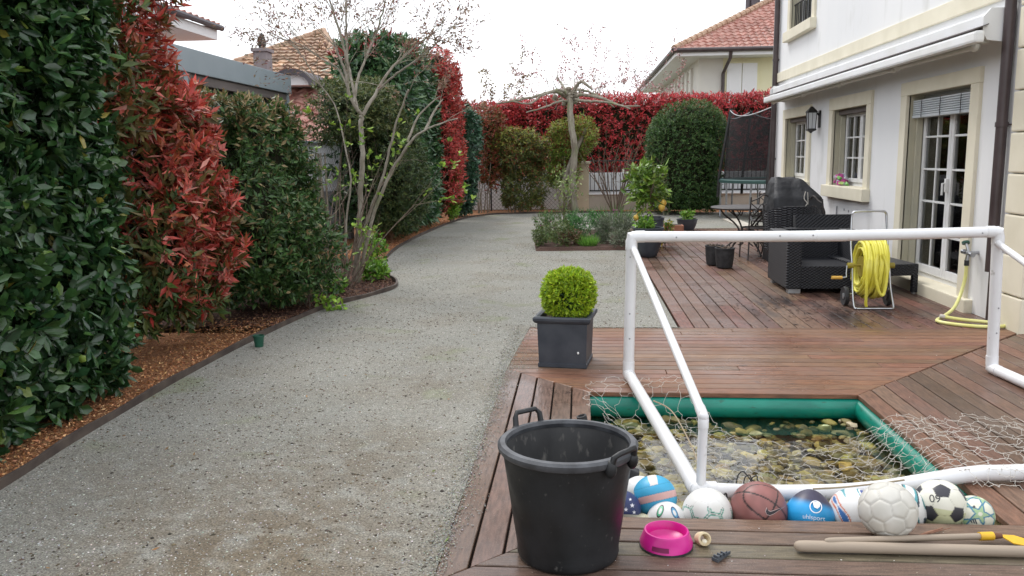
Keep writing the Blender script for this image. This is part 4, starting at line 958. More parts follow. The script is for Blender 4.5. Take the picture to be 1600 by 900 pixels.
# spreading dark evergreen behind the bare tree
CON = [(.06, .10, .035), (.09, .135, .05), (.13, .16, .06), (.04, .07, .03)]
shrub('evergreen_shrub', 'broad dark green small leaved evergreen behind the bare tree trunk', 'shrub', (-4.0, 14.0, 1.6), (.95, 1.1, 1.5), 2.4, 2600, 8, .075, .022, CON, [3, 3, 1.5, 2], seed=31, depth=.4, lumps=.20, ls=2.0,
      zmin=.15, stems=6, face=(1, -.5, 0), colfun=tipcol(1.6, (.18, .20, .07), .5), blobs=[((-3.68, 13.9, 2.28), (.76, .9, .50), 1), ((-3.18, 14.6, 1.35), (.52, .9, 1.1), 1), ((-3.25, 14.7, .55), (.50, .8, .5), .45)])
t_lh = shrub('laurel_hedge', 'clipped laurel hedge with long drooping leaves behind the dark evergreen', 'hedge', (-3.85, 16.8, 1.8), (.8, 1.9, 1.75), 5, 2600, 7, .17, .055, [(.055, .13, .05), (.08, .17, .065), (.035, .08, .04), (.15, .23, .11)], [4, 3, 3, 1.5], seed=41,
      depth=.3, lumps=.12, ls=2, zmin=.15, stems=5, lm='leaf_laurel', face=(1, -.5, 0), up=-.1, blobs=[((-3.85, 16.8, 1.88), (.74, 2.0, 1.85), 1)], colfun=lambda B, C, dk, sid: np.where(((rng.random(sid.max()+1)[sid] < .10) & (B[:, 2] > 3.2))[:, None], np.array([[.36, .05, .05]]), C))
FR = [(.58, .08, .075), (.48, .06, .06), (.36, .06, .04), (.60, .19, .15)]
def fadegreen(z0, z1, green=(.06, .085, .025)):
    def f(B, C, dk, sid):
        p = np.clip((z0-B[:, 2])/(z0-z1), 0, .85)+.25*dk; k = rng.random(len(B)) < p; C = C.copy(); C[k] = np.array(green)*(1+rng.normal(0, .25, (k.sum(), 1))); return C
    return f
shrub('photinia_column', 'narrow upright red photinia rising above the clipped laurel', 'shrub', (-3.35, 19.35, 1.9), (.5, .75, 1.9), 3, 1700, 8, .10, .032, FR, [3, 3, 2, 2], seed=51, depth=.25, lumps=.14, ls=3, zmin=.2, stems=4, face=(1, -.7, 0),
      colfun=fadegreen(1.0, -1.5, (.16, .06, .03)), blobs=[((-3.18, 19.3, 2.05), (.50, .72, 1.88), 1)])
shrub('lime_green_shrub', 'small lime green upright shrub at the foot of the red photinia column', 'shrub', (-2.95, 19.3, .65), (.2, .35, .6), 2.5, 420, 8, .08, .035, [(.20, .36, .04), (.28, .44, .06), (.12, .25, .03)], [3, 2, 2], seed=55, depth=.14, lumps=.08, ls=4, zmin=.08, stems=3, blobs=[((-2.92, 19.2, .72), (.17, .32, .66), 1)])
shrub('laurel_column', 'narrow dark laurel column between red photinia and the back shrubs', 'hedge', (-3.0, 21.3, 1.4), (.42, .6, 1.4), 4, 900, 7, .15, .05, [(.05, .12, .07), (.07, .16, .09), (.03, .07, .045)], [3, 2, 2], seed=61, depth=.2, lumps=.10, ls=3, zmin=.1, stems=4, lm='leaf_laurel', face=(1, -.8, 0), up=-.1,
      blobs=[((-3.0, 21.2, 1.45), (.36, .6, 1.42), 1)])
# back left shrubs
BK = [(.15, .17, .045), (.20, .19, .05), (.09, .12, .04), (.32, .12, .07)]
shrub('photinia_shrub', 'loose rusty red photinia right of the dark laurel column', 'shrub', (-2.45, 22.7, 1.5), (.5, .5, 1.4), 2.6, 650, 7, .11, .035, [(.30, .09, .05), (.22, .10, .04), (.12, .10, .03), (.36, .06, .05)], [3, 2, 3, 1.5], seed=71, depth=.3, lumps=.16, ls=3, zmin=.55, stems=7, stemr=.018, face=(0, -1, 0), blobs=[((-2.4, 22.75, 1.75), (.42, .45, 1.2), 1)])
def yellowtop(B, C, dk, sid):
    z = B[:, 2]; k = (rng.random(len(B)) < np.clip((z-1.5)/.9, 0, .85)*(1-.5*dk)); C = C.copy(); C[k] = np.array([.36, .38, .08])*(1+rng.normal(0, .2, (k.sum(), 1))); k2 = rng.random(len(B)) < .10*(z > 1); C[k2] = np.array([.32, .09, .05]); return C
shrub('mixed_green_shrub', 'large olive green shrub with yellow tips in the back left corner', 'shrub', (-1.45, 22.75, 1.3), (.9, .5, 1.25), 2.0, 1900, 7, .095, .032, BK, [3, 1.5, 4, .5], seed=75, depth=.35, lumps=.28, ls=3.2, zmin=.08, stems=8, stemr=.018, face=(0, -1, 0), colfun=yellowtop,
      docore=False, blobs=[((-1.80, 22.8, 1.62), (.60, .45, .72), .65), ((-1.20, 22.85, 1.45), (.42, .42, .66), .35), ((-1.55, 22.65, .80), (.60, .42, .80), .6)])
shrub('mixed_green_shrub', 'yellow green leafy shrub around the pollarded tree trunk', 'shrub', (-.25, 22.95, 1.5), (.7, .4, 1.1), 2.2, 1150, 7, .095, .034, [(.28, .40, .07), (.19, .28, .06), (.12, .16, .045), (.34, .14, .07)], [3, 3, 2, .8], seed=79, depth=.3, lumps=.22, ls=3, zmin=.4, stems=8, stemr=.016, face=(0, -1, 0),
      colfun=yellowtop, blobs=[((-.25, 23.1, 1.85), (.62, .35, .60), 1), ((-.50, 23.0, 1.15), (.55, .3, .6), .45)], docore=False)
# back red hedge: three shrubs
RB = [(.61, .07, .08), (.52, .05, .06), (.34, .035, .04), (.61, .17, .18)]
def redback(B, C, dk, sid):
    z = B[:, 2]; C = C.copy(); k = (rng.random(len(B)) < .5*np.clip((z-2.85)/.4, 0, 1)); C[k] = np.array([.62, .10, .12])*(1+rng.normal(0, .15, (k.sum(), 1)))
    k = rng.random(len(B)) < .08+.35*dk; C[k] = np.array([.12, .075, .03]); return C
hb = shrub('red_hedge', 'long crimson photinia hedge along the whole back boundary', 'hedge', (1.4, 25.4, 2.1), (5.6, .8, 1.1), 6, 9500, 7, .12, .04, RB, [3, 3, 2, 1], seed=81, depth=.28, lumps=.10, ls=2.6, zmin=1.0, stems=0, face=(0, -1, 0), colfun=redback,
      blobs=[((2.6, 25.45, 2.08), (5.4, .8, 1.12), .8), ((-3.2, 25.5, 1.95), (1.6, .75, 1.1), .25)])
m = MB()
for x in np.linspace(-4.2, 7.6, 22): m.tube([(x, 25.4, -.1), (x+.1, 25.4, 1.3)], .04, 6)
m.build('stems', M['bark'], hb)
# domed bush
DM_ = [(.06, .13, .035), (.09, .18, .05), (.035, .08, .028), (.15, .22, .07)]
shrub('domed_bush', 'large round topped dark green clipped bush near the trampoline', 'shrub', (2.68, 21.9, 1.35), (1.05, 1.0, 1.42), 2.5, 5200, 7, .065, .024, DM_, [3, 3, 3, 1], seed=91, depth=.24, lumps=.11, ls=3.5, zmin=.05, stems=3, face=(0, -1, 0), colfun=tipcol(2.0, (.12, .16, .045), .4),
      blobs=[((2.68, 21.9, 1.35), (1.02, 1.0, 1.45), 1)])

# ---------------- bare trees
def limbs(m, spec, r0s):
    for pts, rs in zip(spec, r0s): 
        P = smooth_path(pts, 6); n = len(P); kn = min(.006, (rs[0]+rs[1])*.12); P = [p+Vector(rng.normal(0, kn, 3))*(1 if 0 < i < n-1 else 0) for i, p in enumerate(P)]; m.tube(P, [rs[0]+(rs[1]-rs[0])*i/(n-1) for i in range(n)], 9)
bt = thing('bare_tree', 'multi stemmed pale bare tree with small dark buds in the left bed', 'tree', (-2.72, 10.0, 0))
def T(x, y, Y=10.0): return AY(x, y, Y)
spec = [
 ([T(556, 440), T(560, 380), T(562, 320), T(566, 250), T(564, 190), T(566, 178)], (.040, .026)),
 ([T(566, 180), T(548, 155, 9.9), T(538, 110, 9.8), T(527, 80, 9.75), T(520, 60, 9.7)], (.021, .009)),
 ([T(566, 180), T(585, 150, 10.1), T(605, 115, 10.2), T(640, 80, 10.3), T(680, 50, 10.4)], (.024, .008)),
 ([T(592, 140, 10.1), T(620, 115, 9.9), T(655, 90, 9.7), T(688, 62, 9.6)], (.015, .006)),
 ([T(560, 175, 9.95), T(548, 120, 10.2), T(534, 60, 10.4), T(518, 10, 10.5), T(500, -60, 10.6)], (.018, .008)),
 ([T(553, 160, 9.95), T(560, 120, 10.1), T(570, 95, 10.2), T(585, 60, 10.3), T(600, 10, 10.3), T(612, -50, 10.2)], (.018, .007)),
 ([T(545, 150, 9.9), T(542, 80, 9.8), T(541, 20, 9.7), T(540, -70, 9.7)], (.016, .008)),
 ([T(552, 430), T(575, 340, 9.8), T(600, 270, 9.7), T(618, 195, 9.6), T(638, 140, 9.5)], (.022, .009)),
 ([T(560, 440, 9.9), T(585, 330, 9.7), T(625, 245, 9.6), T(660, 205, 9.5), T(715, 185, 9.4)], (.025, .007)),
 ([T(665, 203, 9.5), T(678, 175, 9.6), T(692, 155, 9.7)], (.018, .007)),
 ([T(637, 222, 9.6), T(655, 180, 9.7), T(688, 150, 9.8)], (.016, .006)),
 ([T(545, 435, 10.1), T(540, 360, 10.2), T(548, 280, 10.3), T(540, 235, 10.4), T(525, 170, 10.5), T(495, 125, 10.5), T(470, 85, 10.5), T(450, 65, 10.5)], (.014, .005)),
 ([T(550, 155, 9.95), T(530, 110, 10), T(500, 90, 10), T(470, 70, 10), T(440, 62, 10)], (.012, .004)),
]
m = MB(); limbs(m, [s[0] for s in spec], [s[1] for s in spec]); m.build('trunk', M['bark_pale'], bt, smooth=True)
m = MB(); tips = []
starts = [(1, 8), (2, 12), (2, 18), (3, 10), (4, 9), (4, 14), (4, 19), (5, 10), (5, 16), (5, 22), (6, 7), (6, 12), (7, 18), (8, 18), (11, 24), (11, 30), (12, 10), (12, 17), (9, 8), (10, 8), (1, 16), (6, 14), (4, 22), (2, 19), (3, 14)]
for si, k in starts:
    P = smooth_path(spec[si][0], 5); k = min(k, len(P)-2); d = (P[k+1]-P[k]).normalized()
    for rep in range(4 if si not in (7, 8, 9, 10) else 1):
        twigtree(m, P[k], (d+Vector(rng.normal(0, .45, 3))+Vector((0, 0, .2))), rng.uniform(.3, .65)*(.7 if si in (2, 3, 9, 10, 8) else 1.1), .0058, 2, tips, .5)
m.build('twigs', M['bark'], bt)
tp_ = np.array([list(a) for a, b in tips]); tdv = np.array([list(b) for a, b in tips]); n = len(tp_)
K = 3; B = np.repeat(tp_, K, 0)+rng.normal(0, .02, (n*K, 3)); D = np.repeat(tdv, K, 0)+rng.normal(0, .6, (n*K, 3)); sel = rng.random(n*K) < .75; B, D = B[sel], D[sel]
leafmesh(B, D, rng.normal(size=B.shape), rng.uniform(.028, .062, len(B)), rng.uniform(.011, .022, len(B)), palette(len(B), [(.22, .09, .08), (.28, .17, .12), (.16, .12, .07), (.34, .25, .16)], [3, 2, 2, 1]), 'buds', M['leaf'], bt)

# tangled hydrangea-like shrub in front with fresh green leaves
def freshshrub(name, label, base, h, n, spread, nleaf, seed, cols=[(.22, .36, .05), (.30, .44, .07), (.15, .28, .04)], leafp=.5, ln=.08):
    t = thing(name, label, 'shrub', base); m = MB(); tips = []
    for k in range(n):
        a = rng.uniform(0, 6.28); p = Vector(base)+Vector((math.cos(a), math.sin(a), 0))*rng.uniform(.02, .16); d = Vector((math.cos(a)*spread, math.sin(a)*spread, 1))
        twigtree(m, p-Vector((0, 0, .03)), d, h*rng.uniform(.7, 1.0), .011, 2, tips, .55, grav=.0)
    m.build('stems', M['twig'], t)
    tips = [q for q in tips if rng.random() < leafp]; P = np.array([list(a) for a, b in tips]); D = np.array([list(b) for a, b in tips]); k = nleaf; n = len(P)
    B = np.repeat(P, k, 0)+rng.normal(0, .012, (n*k, 3)); rad = rng.normal(size=(n*k, 3)); DD = nrmz(np.repeat(D, k, 0)*.5+nrmz(rad)*.9+np.array([0, 0, .3]))
    leafmesh(B, DD, np.array([0, 0, 1])+rng.normal(0, .4, (n*k, 3)), rng.uniform(.5, 1.1, n*k)*ln, rng.uniform(.4, .6, n*k)*ln, palette(n*k, cols, [2, 2, 2]), 'leaves', M['leaf'], t, rounded=True)
    return t
freshshrub('twiggy_shrub', 'tangled leggy shrub with scattered fresh green leaves around the bare tree', (-2.92, 9.65, 0), 1.45, 11, .32, 4, 1, leafp=.20)
freshshrub('twiggy_shrub', 'low brown twiggy shrub at the bed edge before the bare tree', (-2.72, 9.5, 0), .8, 8, .45, 3, 1, leafp=.10)
def lowclump(name, label, c, r, h, n, cols, ln=.07, wd=.032, group=None, per=7):
    t = thing(name, label, 'plant', (c[0], c[1], 0), group); P, N = sebox(n, (c[0], c[1], h*.45), (r, r, h*.5), 2.2, rng.integers(1, 99), .04, 6, .02)
    B, D, Nn, L, Wd, dk_, sid = shoots(P, N, per, ln, wd, r*.6, 1, .5)
    leafmesh(B, D, Nn, L, Wd, palette(len(B), cols, np.ones(len(cols))), 'leaves', M['leaf'], t, rounded=True)
    m = MB()
    for k in range(5): m.tube([(c[0]+rng.uniform(-.03, .03), c[1]+rng.uniform(-.03, .03), -.01), (c[0]+rng.uniform(-r, r)*.6, c[1]+rng.uniform(-r, r)*.6, h*.7)], .005, 4)
    m.build('stems', M['twig'], t); return t
FG = [(.16, .32, .04), (.24, .42, .06), (.10, .22, .03)]
p = AG(523, 458); lowclump('leafy_plant', 'low bright green leafy plant at the front edge of the dark soil bed', (p.x, p.y), .13, .20, 60, FG)
p = AG(588, 438); lowclump('leafy_plant', 'bright green leafy plant right of the bare tree foot', (p.x, p.y), .13, .22, 70, FG)
p = AG(583, 420); lowclump('leafy_plant', 'taller light green leafy plant against the bare tree stems', (p.x, p.y), .16, .52, 80, FG)
p = AG(482, 480); t = freshshrub('sapling', 'thin sapling with a few lime leaves in front of the bronze green shrub', (p.x, p.y, 0), .42, 2, .1, 6, 1, leafp=.8)

# pollarded tree with horizontal arms
pt = thing('pollarded_tree', 'pollarded tree with gnarled flat spreading bare arms before the red hedge', 'tree', (-.2, 22.4, 0))
Yp = 23.0
spec = [
 ([T(899, 333, 22.4), T(894, 290, 22.4), T(898, 235, 22.45), T(892, 190, 22.6), T(890, 150, 22.9)], (.100, .08)),
 ([T(890, 155, Yp), T(868, 143, 22.8), T(840, 150, 22.6), T(812, 156, 22.4), T(776, 162, 22.2)], (.055, .02)),
 ([T(890, 152, Yp), T(875, 140, 22.5), T(850, 148, 22), T(825, 162, 21.6), T(800, 158, 21.3)], (.045, .016)),
 ([T(892, 160, Yp), T(875, 158, 22.6), T(850, 168, 22.2), T(822, 176, 22.0)], (.04, .014)),
 ([T(892, 152, Yp), T(915, 148, 22.7), T(945, 155, 22.4), T(970, 165, 22.2), T(1000, 166, 22.0)], (.055, .016)),
 ([T(893, 155, Yp), T(920, 158, 22.4), T(950, 160, 22.0), T(985, 170, 21.8)], (.045, .015)),
 ([T(892, 150, Yp), T(905, 140, 23.4), T(935, 150, 23.8), T(960, 168, 24)], (.045, .015)),
 ([T(890, 150, Yp), T(880, 135, 23.3), T(870, 120, 23.5)], (.05, .02)),
 ([T(893, 150, Yp), T(900, 135, 22.9), T(910, 128, 22.8), T(925, 140, 22.7)], (.06, .03)),
]
m = MB(); limbs(m, [s[0] for s in spec], [s[1] for s in spec])
for k in range(16): q = T(893+rng.normal(0, 14), 150+rng.normal(0, 5), 23+rng.normal(0, .2)); m.ell(q, rng.uniform(.05, .12), rng.uniform(.05, .1), rng.uniform(.04, .1), 8, 6, jit=.3)
m.build('trunk', M['bark'], pt, smooth=True)
m = MB(); tips = []
for si in range(1, 9):
    P = smooth_path(spec[si][0], 5)
    for k in range(3, len(P)-1, 3):
        if rng.random() < .6: twigtree(m, P[k], Vector(rng.normal(0, 1, 3))+Vector((0, 0, .7)), rng.uniform(.15, .5), .014, 1, tips, .5)
m.build('twigs', M['bark'], pt)
m = MB(); m.tube([T(876, 298, 22.6), T(893, 250, 22.7), T(917, 178+20, 22.8)], [.07, .06, .05], 8); tag(m.build('timber_prop', M['bark'], org=(-.5, 22.6, 0)), 'weathered grey timber prop leaning against the pollarded tree trunk', 'prop')
# bare many-stemmed bush by the wall
t = thing('bare_bush', 'leafless many stemmed bush in front of the black railing', 'shrub', (.98, 22.6, 0)); m = MB(); tips = []
for k in range(17):
    a = rng.uniform(0, 6.28); twigtree(m, Vector((.98+.1*math.cos(a), 22.6+.1*math.sin(a), -.02)), Vector((math.cos(a)*.5, math.sin(a)*.3, 1)), rng.uniform(1.2, 1.75), .019, 1, tips, .3)
m.build('stems', M['twig'], t)
P = np.array([list(a) for a, b in tips]); D = np.array([list(b) for a, b in tips]); leafmesh(P, D, rng.normal(size=P.shape), np.full(len(P), .05), np.full(len(P), .022), palette(len(P), [(.2, .22, .07)], [1]), 'buds', M['leaf'], t)
# blossom tree far behind
def fartree(name, label, base, h, r, cols, seed, n=5, bl=.11):
    t = thing(name, label, 'tree', base); m = MB(); tips = []
    b = Vector(base); m.tube([b, b+Vector((.05, 0, h*.35))], [r*.07, r*.05], 7)
    for k in range(n): a = 6.28*k/n+rng.uniform(-.3, .3); twigtree(m, b+Vector((0, 0, h*rng.uniform(.28, .4))), Vector((math.cos(a)*.55, math.sin(a)*.55, 1)), h*.55, r*.03, 3, tips, .45)
    m.build('trunk', M['bark'], t)
    P = np.array([list(a) for a, b in tips]); D = np.array([list(b) for a, b in tips]); k = 3; n = len(P)
    B = np.repeat(P, k, 0)+rng.normal(0, .035, (n*k, 3)); leafmesh(B, rng.normal(size=B.shape), rng.normal(size=B.shape), np.full(n*k, bl), np.full(n*k, bl*.55), palette(n*k, cols, np.ones(len(cols))), 'blossom', M['leaf'], t)
PK = [(.42, .22, .24), (.5, .32, .33), (.3, .16, .15)]
fartree('blossom_tree', 'thin tree with pale pink blossom beyond the red hedge', (-.1, 34, -.5), 5.2, 1.3, PK, 1, 6)
fartree('blossom_tree', 'lower pink blossom tree left of the yellow house eaves', (1.9, 36, -.5), 5.0, 1.2, PK, 1, 6)
fartree('distant_tree', 'small sparse tree top showing above the laurel column', (-3.2, 30, -.5), 3.9, 1.2, [(.2, .12, .1), (.25, .2, .1)], 1, 4)
fartree('distant_tree', 'faint bare tree top beside the yellow house roof', (3.0, 44, -.5), 4.6, 1.4, [(.3, .25, .22)], 1, 4)

# ---------------- flower bed
m = MB(); bedo = [(-.70, 13.25), (.84, 13.35), (.84, 16.6), (-.5, 17.0), (-.82, 15.0)]; vs = []
m.add([(x, y, .004) for x, y in bedo]+[(x*.9+.0, y*.96+.6, .05) for x, y in bedo], [(0, 1, 6, 5), (1, 2, 7, 6), (2, 3, 8, 7), (3, 4, 9, 8), (4, 0, 5, 9), (5, 6, 7, 8, 9)])
tag(m.build('flower_bed', bedm), kind='structure')
def mound(name, label, c, r, h, n, cols, ln, wd, per=7, up=.5, w=None):
    t = thing(name, label, 'plant', (c[0], c[1], 0)); P, N = sebox(n, (c[0], c[1], h*.35), (r, r*.9, h*.65), 2.1, rng.integers(1, 99), .06, 5, .03)
    A = shoots(P, N, per, ln, wd, min(r, h)*.5, .7, up); C = palette(len(A[0]), cols, w or np.ones(len(cols))); leafmesh(*A[:5], C, 'leaves', M['leaf'], t); return t
def grassy(name, label, c, r, h, n, cols, wd=.012):
    t = thing(name, label, 'plant', (c[0], c[1], 0)); a = rng.uniform(0, 6.28, n); q = r*.6*np.sqrt(rng.random(n)); B = np.c_[c[0]+q*np.cos(a), c[1]+q*np.sin(a), np.zeros(n)]
    D = np.c_[np.cos(a)*.35, np.sin(a)*.35, np.ones(n)]+rng.normal(0, .18, (n, 3)); leafmesh(B, D, rng.normal(size=(n, 3)), rng.uniform(.6, 1.1, n)*h, np.full(n, wd), palette(n, cols, np.ones(len(cols))), 'blades', M['leaf'], t, droop=.25); return t
OL = [(.11, .16, .05), (.17, .21, .07), (.07, .11, .04)]; DG = [(.05, .18, .035), (.08, .26, .05), (.03, .11, .03)]; GR = [(.16, .19, .13), (.11, .14, .09), (.22, .24, .17)]
mound('bed_shrub', 'olive leaved low shrub at the left corner of the flower bed', (-.48, 13.75), .34, .44, 330, OL, .05, .018)
mound('bed_shrub', 'reddish brown leaved low plant in the left front of the flower bed', (-.12, 13.75), .24, .34, 180, [(.15, .09, .05), (.12, .12, .05), (.2, .1, .06)], .045, .018)
grassy('grass_tuft', 'bright green grassy tuft at the front middle of the flower bed', (.14, 13.65), .20, .24, 420, [(.14, .32, .05), (.2, .4, .08)], .009)
mound('bed_shrub', 'dark green feathery mound in the middle of the flower bed', (.15, 14.5), .40, .60, 520, DG, .06, .010, per=9)
mound('lavender_plant', 'grey green lavender mound at the right of the flower bed', (.60, 14.1), .38, .56, 520, GR, .07, .009, per=9)
mound('lavender_plant', 'silvery twiggy plant at the right front corner of the flower bed', (.72, 13.6), .22, .3, 200, GR, .06, .009)
mound('bed_shrub', 'loose mid green shrub at the rear left of the flower bed', (-.4, 15.0), .42, .56, 340, OL+DG[:1], .06, .016)
grassy('grass_tuft', 'upright strappy green leaves at the rear right of the flower bed', (.66, 15.9), .34, .62, 220, [(.08, .18, .05), (.12, .24, .07)], .022)
grassy('grass_tuft', 'pale narrow upright leaves at the left of the flower bed', (-.5, 14.3), .1, .42, 50, [(.2, .3, .12)], .012)
def flower(name, label, p, h, col, r=.035, k=9, cat='flower'):
    t = thing(name, label, cat, (p[0], p[1], 0)); m = MB(); m.tube([(p[0], p[1], 0), (p[0]+.01, p[1], h*.5), (p[0], p[1], h)], .004, 4); m.build('stem', M['leaf'] if False else M['twig'], t)
    B = np.tile([p[0], p[1], h], (k, 1)).astype(float); a = np.linspace(0, 6.28, k, endpoint=False); D = np.c_[np.cos(a), np.sin(a), np.full(k, .8)]
    leafmesh(B, D, np.c_[np.cos(a)*-.5, np.sin(a)*-.5, np.ones(k)], np.full(k, r*1.6), np.full(k, r), palette(k, [col], [1], .08), 'petals', M['leaf'], t, rounded=True); return t
PU = (.36, .06, .28)
flw = [(847, 358, .55, PU, 'purple tulip at the far left of the flower bed'), (857, 352, .72, PU, 'tallest purple tulip at the left of the flower bed'), (857, 362, .6, PU, 'middle purple tulip at the left of the flower bed'), (868, 362, .48, PU, 'lowest purple tulip at the left of the flower bed')]
for i, (x, y, h, c, l) in enumerate(flw):
    q = AG(x, 372); flower('tulip', l, (q.x, q.y), 1.5-(1.5)*(y-246)/(372-246)+.04, c, .05)
for (x, y, l) in ((961, 330, 'pinkish purple flower at the rear of the flower bed'), (962, 334, 'pinkish purple flower just under its twin at the rear of the flower bed')):
    q = AG(x, 352); flower('purple_flower', l, (q.x, q.y), 1.5*(1-(y-244)/(352-244)), PU, .05)
q = AG(956, 378); flower('white_flower', 'single white flower on the lavender mound', (q.x, q.y), 1.5*(1-(361-244)/(378-244))+.03, (.75, .74, .68), .06)
# small sapling in bed
q = AG(883, 370); t = thing('sapling', 'slender sapling with pale shoots rising from the flower bed', 'plant', (q.x, q.y, 0)); m = MB(); tips = []
b = Vector((q.x, q.y, 0)); m.tube([b, b+Vector((-.03, 0, .45))], [.018, .014], 7); 
for k in range(7): twigtree(m, b+Vector((-.03, 0, .40)), Vector((rng.normal(0, .5), rng.normal(0, .5), 1)), .6, .010, 1, tips, .4)
m.build('trunk', M['twig'], t); P = np.array([list(a) for a, b_ in tips]); P = np.repeat(P, 3, 0)+rng.normal(0, .03, (len(P)*3, 3)); leafmesh(P, rng.normal(size=P.shape)+np.array([0, 0, .6]), rng.normal(size=P.shape), np.full(len(P), .07), np.full(len(P), .03), palette(len(P), [(.22, .3, .1), (.3, .36, .15)], [1, 1]), 'leaves', M['leaf'], t)
# ================================================================ OBJECTS ON THE TERRACE
def weave(mt, sx=55, sz=55):
    N = mt.node_tree.nodes; L = mt.node_tree.links; tc = N.new('ShaderNodeTexCoord'); sep = N.new('ShaderNodeSeparateXYZ'); L.new(tc.outputs['Object'], sep.inputs[0])
    add = N.new('ShaderNodeMath'); add.operation = 'ADD'; L.new(sep.outputs[0], add.inputs[0]); L.new(sep.outputs[1], add.inputs[1])
    def sn(s, k, ph=None):
        a = N.new('ShaderNodeMath'); a.operation = 'MULTIPLY'; L.new(s, a.inputs[0]); a.inputs[1].default_value = k; b = N.new('ShaderNodeMath'); b.operation = 'SINE'; L.new(a.outputs[0], b.inputs[0]); return b.outputs[0]
    m_ = N.new('ShaderNodeMath'); m_.operation = 'MULTIPLY'; L.new(sn(add.outputs[0], 130), m_.inputs[0]); L.new(sn(sep.outputs[2], 210), m_.inputs[1])
    b = N.new('ShaderNodeBump'); b.inputs['Strength'].default_value = .9; b.inputs['Distance'].default_value = .006; L.new(m_.outputs[0], b.inputs['Height']); L.new(b.outputs[0], N['Principled BSDF'].inputs['Normal'])
weave(M['wicker'])

# ---- plastic goal
goal = thing('football_goal', 'white plastic pipe football goal standing over the pond with a tangled net', 'goal', (1.5, 4.7, 0))
gTL, gBL, gTR, gBR = Vector((.343, 5.53, .969)), Vector((.331, 5.534, .037)), Vector((2.774, 5.76, .968)), Vector((2.80, 5.76, .037))
bL, bM, bR = Vector((.526, 3.60, .012)), Vector((1.30, 3.655, .008)), Vector((2.93, 3.93, .037)); rp = .0365
def corner(a, c, b, r=.05):
    d0, d1 = (a-c).normalized(), (b-c).normalized(); return [c+d0*r, c+(d0+d1)*r*.22, c+d1*r]
m = MB(); m.tube([gBL+Vector((0, 0, .04)), gTL-Vector((0, 0, .05))], rp, 16); m.build('goal_post', M['pipe'], goal, smooth=True)
m = MB(); m.tube([gBR+Vector((0, 0, .04)), gTR-Vector((0, 0, .05))], rp, 16); m.build('goal_post', M['pipe'], goal, smooth=True)
m = MB(); md = gTL+(gTR-gTL)*.53; cb = [gTL+(gTR-gTL)*t+Vector((0, 0, -.012*math.sin(math.pi*t))) for t in np.linspace(0.0, 1.0, 13)]; m.tube(cb, rp, 16); m.tube([cb[6]+Vector((-.0, 0, 0)), cb[7]], rp*1.05, 16)
m.build('crossbar', M['pipe'], goal, smooth=True)
for c_, a_, b_ in ((gTL, gBL, gTR), (gTR, gBR, gTL), (gBL, gTL, bL), (gBR, gTR, bR), (bL, gBL, bM), (bR, gBR, bM)):
    d0, d1 = (a_-c_).normalized(), (b_-c_).normalized(); m = MB(); m.tube([c_+d0*.085, c_+d0*.03, c_+d0*.012+d1*.006, c_+(d0+d1)*.0005, c_+d1*.012+d0*.006, c_+d1*.03, c_+d1*.085], rp*1.08, 16); m.build('corner_joint', M['pipe'], goal, smooth=True)
m = MB(); m.tube([gBL, bL], rp, 16); m.build('side_ground_pipe', M['pipe'], goal, smooth=True)
m = MB(); m.tube([gBR, bR], rp, 16); m.build('side_ground_pipe', M['pipe'], goal, smooth=True)
m = MB(); m.tube(smooth_path([bL, Vector((.9, 3.61, .003)), bM, Vector((1.75, 3.765, .042)), Vector((2.0, 3.80, .045)), bR], 6), rp, 16); m.build('rear_ground_pipe', M['pipe'], goal, smooth=True)
for (top, back, s) in ((gTL, bL, 1), (gTR, bR, -1)):
    j = Vector((back.x+.02*s, back.y+.0, .355)); m = MB(); rb = .0215
    m.tube([top+Vector((.012*s, -.03, -.075)), j+(top-j).normalized()*.02, j, back+Vector((.015, 0, .03))], rb, 14)
    d = (top-j).normalized(); m.ell(j, rb*1.1, rb*1.1, rb*1.1, 14, 9); m.tube([j+d*.07, j+d*.015, j-Vector((0, 0, .015)), j-Vector((0, 0, .05))], rb*1.13, 14)
    m.build('slanting_brace', M['pipe'], goal, smooth=True)
m = MB()      # screw heads
for t in (.12, .40, .49, .95): p = gTL+(gTR-gTL)*t; m.ell(p+Vector((0, -rp, -.004)), .006, .004, .006, 8, 5)
for z in (.25, .42, .8): m.ell(gBL+Vector((.003, -rp, z)), .006, .004, .006, 8, 5); m.ell(gBR+Vector((-.003, -rp, z)), .006, .004, .006, 8, 5)
m.build('screws', M['galv'], goal)
